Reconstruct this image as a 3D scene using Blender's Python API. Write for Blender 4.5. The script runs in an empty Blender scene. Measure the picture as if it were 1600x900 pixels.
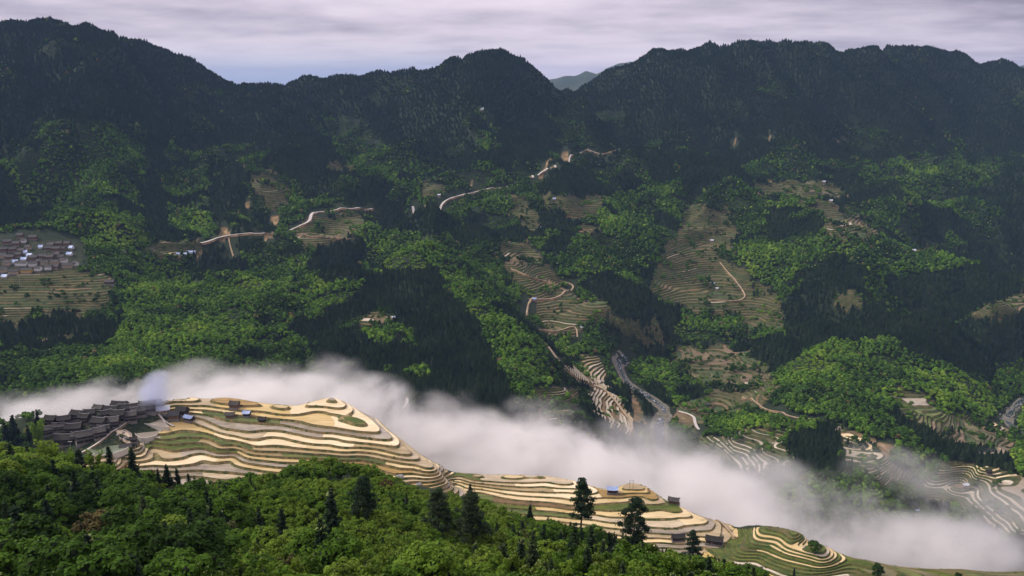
import time
import bpy, bmesh
import math, random
import numpy as np
from mathutils import Vector, Matrix
random.seed(11)
SC = bpy.context.scene
R = math.radians
# ---------------- camera ----------------
cam = bpy.data.cameras.new("camera"); cam_ob = bpy.data.objects.new("camera", cam)
SC.collection.objects.link(cam_ob); SC.camera = cam_ob
cam.sensor_width = 36; cam.lens = 36*1400/1600
cam.clip_start = 1; cam.clip_end = 40000
cam_ob.location = (0, 0, 0); cam_ob.rotation_euler = (R(90)-math.atan(320/1400.0), 0, 0)
# ---------------- light ----------------
SUN_EL, SUN_AZ = 44, -75        # azimuth from +Y, negative is to the left
SC.view_settings.view_transform = 'Standard'; SC.view_settings.look = 'None'
SC.view_settings.exposure = 0.85; SC.view_settings.gamma = 1.0
SC.cycles.use_denoising = True
SC.cycles.max_bounces = 10; SC.cycles.diffuse_bounces = 3; SC.cycles.glossy_bounces = 2
SC.cycles.transmission_bounces = 3; SC.cycles.volume_bounces = 12; SC.cycles.transparent_max_bounces = 8
SC.cycles.volume_step_rate = 1.0; SC.cycles.volume_max_steps = 256
SC.cycles.sample_clamp_indirect = 4
sun = bpy.data.lights.new("sun", 'SUN'); sun.energy = 1.5; sun.angle = R(10); sun.color = (1, .93, .8)
sun_ob = bpy.data.objects.new("sun", sun); SC.collection.objects.link(sun_ob)
_d = Vector((math.sin(R(SUN_AZ))*math.cos(R(SUN_EL)), math.cos(R(SUN_AZ))*math.cos(R(SUN_EL)), math.sin(R(SUN_EL))))
sun_ob.rotation_euler = (-_d).to_track_quat('-Z', 'Y').to_euler()

class NT:
    """a small helper for writing node trees"""
    def __init__(s, nt): s.nt = nt; nt.nodes.clear()
    def n(s, t, props=None, **ins):
        nd = s.nt.nodes.new(t)
        for k, v in (props or {}).items(): setattr(nd, k, v)
        for k, v in ins.items():
            k2 = int(k[1:]) if k[0] == 'i' and k[1:].isdigit() else k.replace('_', ' ')
            sk = nd.inputs[k2]
            if isinstance(v, bpy.types.NodeSocket): s.nt.links.new(v, sk)
            else:
                if getattr(sk, 'type', '') == 'RGBA' and len(v) == 3: v = (*v, 1)
                sk.default_value = v
        return nd
    def math(s, op, a, b=0.0, c=None, clamp=False):
        nd = s.nt.nodes.new('ShaderNodeMath'); nd.operation = op; nd.use_clamp = clamp
        for i, v in enumerate((a, b, c)):
            if v is None: continue
            if isinstance(v, bpy.types.NodeSocket): s.nt.links.new(v, nd.inputs[i])
            else: nd.inputs[i].default_value = v
        return nd.outputs[0]
    def vmath(s, op, a, b=None):
        nd = s.nt.nodes.new('ShaderNodeVectorMath'); nd.operation = op
        for i, v in enumerate((a, b)):
            if v is None: continue
            if isinstance(v, bpy.types.NodeSocket): s.nt.links.new(v, nd.inputs[i])
            else: nd.inputs[i].default_value = v
        return nd
    def ramp(s, fac, stops, interp='LINEAR'):
        nd = s.nt.nodes.new('ShaderNodeValToRGB'); cr = nd.color_ramp; cr.interpolation = interp
        while len(cr.elements) < len(stops): cr.elements.new(.5)
        for e, (p, c) in zip(cr.elements, stops):
            e.position = p; e.color = (*c, 1) if len(c) == 3 else c
        s.nt.links.new(fac, nd.inputs[0]); return nd.outputs[0]
    def mix(s, fac, a, b, mode='MIX'):
        nd = s.nt.nodes.new('ShaderNodeMix'); nd.data_type = 'RGBA'; nd.blend_type = mode
        for i, v in ((0, fac), (6, a), (7, b)):
            if isinstance(v, bpy.types.NodeSocket): s.nt.links.new(v, nd.inputs[i])
            else: nd.inputs[i].default_value = v if i == 0 else (*v, 1)
        return nd.outputs[2]
    def maprange(s, v, a, b, c=0.0, d=1.0, smooth=False):
        nd = s.nt.nodes.new('ShaderNodeMapRange'); s.nt.links.new(v, nd.inputs[0])
        if smooth: nd.interpolation_type = 'SMOOTHSTEP'
        for i, q in enumerate((a, b, c, d)): nd.inputs[i+1].default_value = q
        return nd.outputs[0]
    def noise(s, vec, scale, detail=3, rough=.5, out=0):
        nd = s.n('ShaderNodeTexNoise'); s.nt.links.new(vec, nd.inputs['Vector'])
        nd.inputs['Scale'].default_value = scale; nd.inputs['Detail'].default_value = detail
        nd.inputs['Roughness'].default_value = rough
        return nd.outputs[out]
    def link(s, a, b): s.nt.links.new(a, b)

# sky: Nishita air behind a broken grey-lilac cloud deck
w = bpy.data.worlds.new("World"); SC.world = w; w.use_nodes = True
t = NT(w.node_tree)
sky = t.n('ShaderNodeTexSky', dict(sky_type='NISHITA', sun_disc=False, sun_elevation=R(SUN_EL), sun_rotation=R(SUN_AZ), air_density=1.2, dust_density=1.5))
tc = t.n('ShaderNodeTexCoord')
sep = t.n('ShaderNodeSeparateXYZ', Vector=tc.outputs['Generated'])
zc = t.math('MAXIMUM', t.math('ADD', sep.outputs[2], .10), .06)
comb = t.n('ShaderNodeCombineXYZ', X=t.math('DIVIDE', sep.outputs[0], zc), Y=t.math('DIVIDE', sep.outputs[1], zc), Z=0.0)
n1 = t.noise(comb.outputs[0], .36, 6, .55); n2 = t.noise(comb.outputs[0], 1.7, 4, .55)
cl = t.math('ADD', t.math('MULTIPLY', n1, .76), t.math('MULTIPLY', n2, .24))
az = t.math('DIVIDE', sep.outputs[0], t.math('MAXIMUM', sep.outputs[1], .2))
cl = t.math('SUBTRACT', cl, t.math('ADD', t.maprange(az, .12, .7, 0, .17, True), t.maprange(az, -.15, -.6, 0, .09, True)))
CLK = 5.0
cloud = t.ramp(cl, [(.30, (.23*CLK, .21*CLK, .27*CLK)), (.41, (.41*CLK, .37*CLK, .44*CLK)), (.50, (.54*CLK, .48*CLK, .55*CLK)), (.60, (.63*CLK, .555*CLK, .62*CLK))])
# the deck thins to blue air low over the mountains
low = t.math('MULTIPLY', t.maprange(sep.outputs[2], .0, .045, 1, 0, True), t.maprange(az, .02, -.12, 0, 1, True))
lown = t.math('MULTIPLY', low, t.maprange(n2, .3, .6, .75, 1.0))
air = t.mix(.75, sky.outputs[0], (.27*CLK, .34*CLK, .56*CLK))
col = t.mix(lown, cloud, air)
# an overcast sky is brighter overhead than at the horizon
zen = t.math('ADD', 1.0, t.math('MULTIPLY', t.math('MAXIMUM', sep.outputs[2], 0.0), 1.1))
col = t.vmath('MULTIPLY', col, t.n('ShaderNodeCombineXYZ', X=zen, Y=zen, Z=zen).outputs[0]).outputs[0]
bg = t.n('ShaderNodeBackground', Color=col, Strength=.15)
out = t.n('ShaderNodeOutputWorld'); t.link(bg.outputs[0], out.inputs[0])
# ---- terrain (numpy only) ----
import math, random
import numpy as np
PITCH = math.atan(320/1400.0); FPX = 1400.0
CP, SP = math.cos(PITCH), math.sin(PITCH)
def ray(px, py):
    """slope (X/Y, Z/Y) of the line of sight through a point of the photograph"""
    u = (px-800)/FPX; v = -(py-450)/FPX
    dy = CP+v*SP; dz = -SP+v*CP
    return u/dy, dz/dy
def at(px, py, Y):
    a, s = ray(px, py); return (a*Y, Y, s*Y)
def project(X, Y, Z):
    dep = Y*CP-Z*SP; up = Y*SP+Z*CP
    return 800+FPX*X/dep, 450-FPX*up/dep
_rs = np.random.RandomState(7)
_perm = np.concatenate([_rs.permutation(512)]*3)
_gang = _rs.rand(512)*2*math.pi
def perlin(x, y, seed=0):
    x = np.asarray(x, float)+seed*37.7; y = np.asarray(y, float)-seed*91.3
    xi = np.floor(x).astype(int); yi = np.floor(y).astype(int)
    xf = x-xi; yf = y-yi; xi &= 511; yi &= 511
    def g(ix, iy, dx, dy):
        h = _gang[_perm[_perm[ix & 511]+(iy & 511)] & 511]
        return np.cos(h)*dx+np.sin(h)*dy
    u = xf*xf*xf*(xf*(xf*6-15)+10); w = yf*yf*yf*(yf*(yf*6-15)+10)
    n0 = g(xi, yi, xf, yf)*(1-u)+g(xi+1, yi, xf-1, yf)*u
    n1 = g(xi, yi+1, xf, yf-1)*(1-u)+g(xi+1, yi+1, xf-1, yf-1)*u
    return (n0*(1-w)+n1*w)*1.5
def sstep(lo, hi, x):
    t = np.clip((x-lo)/(hi-lo), 0, 1); return t*t*(3-2*t)

# places where the lie of the land was read off: (photo x, photo y, distance)
CTRL = """
-250 60 2500|-120 50 2550|0 50 2600|60 52 2600|120 43 2600|165 58 2620|195 78 2700|235 74 2800|300 98 2900|345 125 3000|395 145 3150|430 133 3100|475 121 3100|510 130 3110|545 124 3100|575 137 3150|592 141 3200|630 121 3100|660 119 3080|690 104 3000|725 100 2950|760 85 2900|790 95 2920|820 108 2960|860 130 3050|885 141 3200|930 134 3300|985 105 3300|1050 82 3300|1080 86 3300|1130 80 3300|1170 72 3300|1215 63 3300|1265 67 3300|1310 88 3400|1380 84 3500|1440 76 3500|1500 86 3500|1560 103 3500|1600 112 3450|1720 132 3400|1850 150 3400
-200 200 2100|-200 400 1500|-200 600 980|60 120 2400|100 190 2150|20 250 1950|150 260 2000|230 150 2500|250 230 2250|50 330 1720|160 330 1750|40 372 1560|40 398 1500|40 430 1440|40 460 1390|40 490 1340|120 405 1500|120 440 1430|130 470 1370|90 520 1290|0 530 1270|60 560 1150|60 620 970|180 400 1560|190 500 1280|180 560 1120|180 610 980
330 170 2700|330 240 2350|300 300 2150|220 330 1900|240 385 1700|315 384 1750|350 371 1780|430 366 1850|485 345 1950|500 331 2000|570 328 2060|420 290 2120|440 320 2060|430 268 2220|430 190 2650|500 220 2550|560 280 2250|560 160 2900|500 280 2250|520 370 1900|550 350 1960|520 400 1750|450 400 1720|300 440 1520|400 440 1520|250 500 1330|350 520 1260|450 520 1280|300 570 1080|420 580 1060|520 560 1150|500 470 1420|560 430 1560
620 200 2750|650 250 2400|680 180 2700|760 170 2600|760 220 2450|720 270 2280|650 300 2180|700 315 2150|645 323 2130|760 296 2230|800 292 2270|835 278 2330|700 230 2500|810 180 2700|860 200 2700|860 250 2450|895 243 2500
645 348 1900|690 390 1680|720 410 1580|760 450 1450|800 490 1350|840 545 1240|870 600 1130|895 645 1050|600 420 1560|585 500 1330|600 550 1200|640 480 1380|700 480 1380|700 550 1200|760 560 1170|660 600 1090|760 620 1040|820 610 1090
830 310 2120|850 340 2020|820 370 1900|860 380 1880|830 410 1790|850 440 1700|860 470 1620|870 500 1550|880 525 1490|900 480 1590|920 500 1540|940 490 1560|990 510 1560|900 420 1780|930 360 1960|960 420 1800|900 310 2120|940 320 2120|920 280 2250|1000 460 1700|1000 350 2050|950 240 2500|1000 235 2500|1050 240 2450
920 570 1400|935 600 1320|955 630 1240|975 665 1160|870 620 1160|860 640 1100|900 555 1430|870 560 1400|950 545 1470|940 590 1370
1020 549 1560|990 552 1540|968 565 1490|975 590 1410|1000 612 1350|1040 638 1280|1025 660 1220|1030 695 1140
1000 560 1530|1040 590 1450|1060 620 1360|1080 560 1520|1100 545 1570|1130 560 1530|1090 580 1470|1150 545 1580|1140 600 1400|1200 580 1430|1080 645 1270|1130 650 1230|1090 610 1380|1180 620 1330
1090 330 2180|1090 360 2080|1100 400 1960|1080 430 1860|1130 430 1880|1110 460 1780|1080 480 1720|1140 480 1720|1180 500 1680|1060 520 1630|1200 450 1800|1180 400 1900|1160 340 2120|1200 310 2250|1260 300 2280|1300 320 2200|1250 330 2150|1330 350 2080|1370 375 1960|1280 370 2000|1060 290 2300|1100 250 2500|1200 230 2650|1100 150 3000|1250 150 3000|1000 160 3000|950 180 2950|1350 200 2900|1330 270 2500|1430 250 2700|1530 180 3100|1600 220 2900|1500 300 2450
1430 390 2150|1440 420 2050|1400 440 1850|1350 420 1800|1300 430 1750|1320 470 1640|1280 500 1560|1380 490 1620|1450 470 1800|1440 520 1650|1500 430 2050|1600 380 2200|1550 480 1720|1600 470 1740|1530 495 1650|1590 520 1620|1500 530 1600|1480 400 2150
1210 580 1400|1240 560 1430|1300 533 1480|1360 545 1450|1410 552 1440|1480 575 1430|1530 600 1410|1555 630 1380|1200 620 1270|1300 590 1290|1380 600 1280|1420 620 1240|1400 632 1220|1450 650 1180|1500 660 1200|1540 690 1150|1480 690 1120|1200 660 1150|1300 650 1150|1400 690 1070|1230 690 1080|1300 672 1110|1350 690 1060
1250 730 980|1330 720 990|1400 730 1000|1370 760 950
1430 735 1040|1700 800 900|1590 647 1330|1600 665 1290|1700 640 1380|1570 590 1520|1600 560 1600|1600 700 1180|1750 500 1700|1750 300 2400
20 655 770|60 652 775|110 648 775|170 640 780|210 632 788|90 690 735|130 700 716|180 695 720|215 690 727|230 668 757|250 655 772|180 715 703
1500 893 600|1600 898 605|1700 900 610
-200 730 200|0 735 240|100 745 250|200 770 265|300 798 280|370 788 290|450 752 290|550 750 300|600 776 310|700 812 320|750 820 325|820 830 335|900 850 340|980 862 345|1080 885 350|1150 900 355|1300 960 360|1500 1000 360|1700 1000 360
-100 900 120|0 900 118|200 905 120|400 905 122|600 905 124|800 908 126|1000 915 130|1200 935 140|1500 960 160|1700 980 180
100 820 170|300 850 180|450 810 190|600 820 200|750 860 200|900 880 210|1050 905 220|1200 940 240
"""
# the terraces near by, traced along their level edges: photo x, photo y, height
LEVEL = """
250 627 -292|275 626 -292|300 625 -292|347 625 -292|390 632 -292|442 636 -292.6|480 632 -293|505 626 -293.3|520 625 -293.4|540 632 -293.5|560 647 -296|590 664 -298.5|620 688 -301|650 711 -304.5|680 734 -308
325 634 -294.5|360 640 -294.5|400 643 -294.5|440 647 -294.5|497 643 -294.5|530 656 -295.5
340 650 -298|400 654 -297.5|432 657 -297.5|475 662 -297.5|500 668 -297.5|547 677 -298|575 683 -298.5|600 693 -300|637 713 -303|662 727 -306
325 660 -301|362 668 -301|400 672 -301|450 675 -301|480 683 -301|520 688 -301.3|557 695 -301.8|590 704 -303|620 718 -305|650 733 -308.5
275 652 -301|300 667 -304|337 678 -304|375 688 -304|425 690 -304|462 697 -304|495 703 -304.5|540 708 -305|580 715 -306.5|620 729 -308.5
258 665 -304|270 671 -305|300 681 -306.5|332 684 -306.5|365 694 -306.5|400 705 -306.5|440 708 -307|480 714 -308
215 692 -307|250 688 -307.5|287 687 -308|325 691 -308.5|352 702 -308.5|400 716 -310
185 712 -309.5|225 704 -310|255 697 -310|290 698 -310.5|325 703 -311|350 709 -311|378 716 -311.5
190 719 -311|220 725 -313.5|250 722 -313.5|287 717 -313.5|325 713 -313.5|360 715 -313.5
200 733 -315|235 732 -316|300 731 -316|345 731 -316|387 735 -316|440 730 -313|500 728 -312|560 730 -312
240 745 -319|300 744 -319|357 750 -319.5|400 752 -319|200 745 -318
620 737 -310|650 747 -313|687 758 -318|725 773 -328
700 746 -325|740 743 -324.6|800 749 -325|850 748 -325|890 755 -326|925 765 -328|950 771 -329|965 766 -328|990 761 -326.5|1005 763 -327|1025 774 -329|1050 787 -331.5|1075 800 -333|1100 811 -334.5|1150 828 -338
700 751 -327|800 756 -326.7|850 755 -326.7|890 764 -327.5|985 768 -328|1010 775 -329.3|1035 788 -331
700 757 -328.6|760 761 -328.3|800 764 -328|850 766 -328|890 776 -329.2|925 784 -330.4|955 783 -330.4|980 775 -329.2|1010 783 -330|1040 798 -332|1065 809 -333.3|1090 822 -335
720 765 -330|800 773 -329.8|850 779 -330|885 787 -330.6|925 793 -331.5|960 792 -331.5|1000 789 -331|1025 798 -332|1050 811 -333.3|1075 824 -335|1100 838 -337
740 774 -331.5|800 783 -331.3|850 789 -331.6|900 796 -332|950 802 -332.6|985 804 -332.8|1015 808 -333|1040 819 -334|1070 829 -335.5|1095 843 -338
800 793 -333|870 799 -333.2|930 807 -333.8|980 816 -334.4|1020 827 -335|1050 836 -336|1080 844 -337.6
800 806 -335|900 813 -335|960 827 -336|1000 841 -337|1040 848 -338|1100 855 -339.5
1120 845 -337.5|1135 852 -338.5|1150 845 -338|1165 838 -335
1185 832 -330|1210 828 -328|1230 830 -328|1250 838 -328|1265 849 -328.6|1285 863 -329.6|1300 872 -332|1350 879 -336|1400 887 -340|1440 890 -342
1190 839 -330.5|1197 833 -329.5|1205 834 -329.6|1225 843 -329.8|1245 855 -330|1270 867 -330.5|1287 877 -331.5
1185 850 -332.5|1200 850 -332|1220 859 -332|1240 867 -332|1265 876 -332.6|1287 884 -334
1160 859 -335|1190 858 -334|1215 867 -334|1240 875 -334|1265 884 -334.6|1290 891 -336
1150 866 -337|1175 866 -336|1205 876 -336|1235 886 -336|1262 894 -336.6|1330 892 -338
1500 726 -452|1530 728 -452|1555 741 -452|1485 735 -456|1520 746 -456|1562 753 -456|1475 722 -452|1470 745 -461|1500 754 -461|1440 745 -467|1455 760 -468|1420 760 -474|1445 776 -475
1560 757 -455|1570 770 -455|1600 785 -455|1600 762 -453|1640 770 -452|1640 800 -454|1540 757 -459|1550 775 -459|1580 800 -459|1597 820 -459.5|1525 759 -464|1530 776 -464|1550 796 -464|1575 820 -465|1510 762 -469|1512 782 -469|1530 806 -470|1552 830 -471|1492 764 -474|1492 787 -475|1510 812 -477|1460 790 -482
1090 695 -478|1125 730 -478|1110 681 -470|1135 703 -470|1160 733 -470|1150 677 -461|1175 697 -461|1200 728 -461|1185 672 -452|1215 692 -452
1160 875 -338|1180 875 -338|1205 886 -338|1235 900 -338.5|1140 884 -340|1165 888 -340|1185 898 -340.5
"""
# ground that cannot be seen from the camera: (photo x, distance, height)
HIDDEN = """
-250 3400 -250|100 3400 -250|395 3900 -300|590 3900 -300|760 3700 -250|885 4000 -300|1215 4200 -250|1440 4400 -250|1700 4300 -250
-250 5200 -500|400 5200 -500|900 5200 -500|1300 5600 -500|1800 5600 -500
-200 840 -390|60 860 -400|200 870 -410|350 900 -425|500 920 -440|620 900 -455|720 880 -470|850 900 -480|1000 950 -490|1100 900 -495|1200 830 -500|270 815 -298|350 814 -298|400 804 -298|460 797 -298|510 815 -299|560 792 -302|590 775 -305|620 742 -308|650 718 -312|680 695 -317|740 716 -329|800 716 -330|870 712 -331|930 700 -333|960 696 -334|990 700 -331|1050 681 -337|1100 662 -340|1150 654 -344|1210 632 -332|1250 624 -332|1285 600 -334|1350 600 -341|1190 640 -336|1300 780 -505|1400 740 -510|1550 720 -515|1700 700 -520
1000 1050 -488|900 980 -470
1300 1620 -455|1400 1640 -480|1500 1640 -500|1560 1500 -508
600 830 -400|700 790 -420|850 780 -425|1000 760 -425|1150 700 -420|1300 650 -420|1450 650 -430
-200 620 -310|0 640 -312|150 640 -315|300 620 -320|450 620 -322|600 620 -330|750 590 -338|900 560 -345|1050 530 -340|1200 500 -335|1350 490 -340|1600 480 -350
200 400 -215|450 400 -220|700 420 -240|900 430 -255|1150 430 -270|1500 430 -290|-200 400 -200|0 380 -190
0 60 -42|400 60 -42|800 60 -42|1200 60 -43|1600 60 -44|-300 60 -42|1900 60 -44|800 30 -24|0 30 -24|1600 30 -24|800 15 -14|0 15 -14|1600 15 -14|800 9 -10|0 9 -10|1600 9 -10
"""
# calm ground (terraces and villages): photo x, distance, radius in metres
CALM = """40 1420 170|-60 1420 150|440 2080 90|430 2220 60|530 1930 110|700 2170 60|850 1990 90|830 1800 90|860 1640 110|940 2100 90|935 1550 110|930 1330 110|960 1220 90|1100 1500 130|1180 1400 120|1100 1900 190|1120 1720 160|1180 1800 120|1260 2280 110|1300 2120 150|1350 2000 90|1430 2080 90|1590 1700 120|1330 1640 60|1000 1560 80|870 1120 60|1030 1200 100|980 1480 90|1040 1330 90"""
_pts = []
for _l in CTRL.replace("\n", "|").split("|"):
    if _l.strip():
        x, y, d = map(float, _l.split()); a_, s_ = ray(x, y); _pts.append((a_, d, s_*d))
for _l in LEVEL.replace("\n", "|").split("|"):
    if _l.strip():
        x, y, z = map(float, _l.split()); a_, s_ = ray(x, y); _pts.append((a_*1.0, z/s_, z))
for _l in HIDDEN.replace("\n", "|").split("|"):
    if _l.strip():
        x, d, z = map(float, _l.split()); _pts.append(((x-800)/1400/.96, d, z))
_pts = np.array(_pts)
_calm = np.array([list(map(float, c.split())) for c in CALM.split("|")])
_calm[:, 0] = (_calm[:, 0]-800)/1400/.95*_calm[:, 1]
def calm(X, Y):
    m = np.zeros_like(X)
    for cx, cy, cr in _calm:
        m = np.maximum(m, np.exp(-((X-cx)**2+(Y-cy)**2)/(2*(cr*.8)**2)))
    return m
def relief(X, Y):
    wx = X+60*perlin(X/300, Y/300, 1); wy = Y+60*perlin(X/300, Y/300, 2)
    r1 = 1-2*np.abs(perlin(wx/520, wy/620, 3))
    r2 = 1-2*np.abs(perlin(wx/230, wy/270, 4))
    r3 = 1-2*np.abs(perlin(wx/105, wy/120, 5))
    A = sstep(1050, 1900, Y)*(1-.42*sstep(2450, 2750, Y))*(1-.93*calm(X, Y)); B = sstep(850, 1200, Y)*(1-.93*calm(X, Y))
    big = A*(92*(r1-.45)+48*(r2-.45))+sstep(2350, 2650, Y)*13*(.5-2*np.abs(perlin(X/150, Y/170, 12)))+B*(13*(r3-.4)+6*perlin(X/45, Y/45, 6))
    N = (1-sstep(830, 930, Y))*sstep(450, 560, Y)*.22
    small = N*(2.0*perlin(X/75, Y/55, 8)+.9*perlin(X/33, Y/24, 9))
    F = (1-sstep(420, 520, Y))*sstep(60, 130, Y)
    return big+small+F*(7*perlin(X/70, Y/70, 10)+2.5*perlin(X/22, Y/22, 11))
_C = .018
def _kern(d2): return np.sqrt(d2+_C*_C)
_P = np.stack([_pts[:, 0], np.log(_pts[:, 1])], 1)
_X = _pts[:, 0]*_pts[:, 1]; _Y = _pts[:, 1]
_t = (_pts[:, 2]-relief(_X, _Y))/_Y
_D = ((_P[:, None, :]-_P[None])**2).sum(2)
_n = len(_P)
_A = np.zeros((_n+3, _n+3)); _A[:_n, :_n] = _kern(_D)-np.eye(_n)*2e-4
_A[:_n, _n] = 1; _A[:_n, _n+1:] = _P; _A[_n, :_n] = 1; _A[_n+1:, :_n] = _P.T
_W = np.linalg.solve(_A, np.concatenate([_t, np.zeros(3)]))
def ground(X, Y):
    X = np.asarray(X, float); Y = np.asarray(Y, float); sh = X.shape
    x = X.ravel(); y = np.maximum(Y.ravel(), 8.0)
    a = x/y; v = np.log(y); s = _W[_n]+_W[_n+1]*a+_W[_n+2]*v
    for i in range(0, len(x), 20000):
        j = slice(i, i+20000)
        d2 = (a[j, None]-_P[None, :, 0])**2+(v[j, None]-_P[None, :, 1])**2
        s[j] += _kern(d2) @ _W[:_n]
    return (s*y+relief(x, y)).reshape(sh)
def gz(x, y): return float(ground(np.array([x]), np.array([y]))[0])
# ================= helpers =================
def mat(name, rough=.9):
    m = bpy.data.materials.new(name); m.use_nodes = True
    t = NT(m.node_tree); out = t.n('ShaderNodeOutputMaterial')
    b = t.n('ShaderNodeBsdfPrincipled'); b.inputs['Roughness'].default_value = rough
    b.inputs['Specular IOR Level'].default_value = .25
    t.link(b.outputs[0], out.inputs[0]); t.b = b; t.out = out; m['x'] = 0
    return m, t
def pos(t): return t.n('ShaderNodeNewGeometry').outputs['Position']
def simple(name, c1, c2, scale=1.0, rough=.9, bump=0, detail=4, dist=.2, lo=.35, hi=.65, spec=None):
    m, t = mat(name, rough); p = pos(t)
    n = t.noise(p, scale, detail, .6)
    t.link(t.ramp(n, [(lo, c1), (hi, c2)]), t.b.inputs['Base Color'])
    if spec is not None: t.b.inputs['Specular IOR Level'].default_value = spec
    if bump:
        bn = t.n('ShaderNodeBump', Strength=bump, Distance=dist, Height=n); t.link(bn.outputs[0], t.b.inputs['Normal'])
    return m
def link(o, parent=None):
    SC.collection.objects.link(o)
    if parent: o.parent = parent
    return o
def meshob(name, verts, faces, mats, parent=None, midx=None, smooth=False):
    me = bpy.data.meshes.new(name)
    if isinstance(verts, np.ndarray): verts = verts.tolist()
    me.from_pydata(verts, [], faces)
    for m in (mats if isinstance(mats, (list, tuple)) else [mats]): me.materials.append(m)
    if midx is not None: me.polygons.foreach_set('material_index', np.asarray(midx, dtype=np.int32))
    if smooth: me.polygons.foreach_set('use_smooth', np.ones(len(me.polygons), dtype=bool))
    me.update()
    return link(bpy.data.objects.new(name, me), parent)
def empty(name, loc, rz=0):
    o = bpy.data.objects.new(name, None); o.location = loc; o.rotation_euler = (0, 0, rz); o.empty_display_size = 1
    return link(o)
def tag(o, label=None, cat=None, group=None, kind=None):
    for k, v in (('label', label), ('category', cat), ('group', group), ('kind', kind)):
        if v: o[k] = v
    return o
def inpoly(px, py, poly):
    poly = np.asarray(poly, float); ins = np.zeros(np.shape(px), bool); j = len(poly)-1
    for i in range(len(poly)):
        xi, yi = poly[i]; xj, yj = poly[j]
        if yi != yj: ins ^= ((yi > py) != (yj > py)) & (px < (xj-xi)*(py-yi)/(yj-yi)+xi)
        j = i
    return ins
def P(s): return [tuple(map(float, q.split(','))) for q in s.split()]
_hv = np.exp(np.linspace(math.log(60), math.log(4500), 900))
def hit(px, py, y0=60, y1=4500):
    """where the line of sight through a point of the photograph meets the ground"""
    a, s = ray(px, py); Yv = _hv[(_hv >= y0) & (_hv <= y1)]
    g = ground(a*Yv, Yv)-s*Yv
    k = np.where(g > 0)[0]
    if len(k) == 0: i = int(np.argmax(g)); y = Yv[i]
    elif k[0] == 0: y = Yv[0]
    else:
        i = k[0]; y = Yv[i-1]+(Yv[i]-Yv[i-1])*(-g[i-1])/(g[i]-g[i-1])
    return Vector((a*y, y, gz(a*y, y)))

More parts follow.
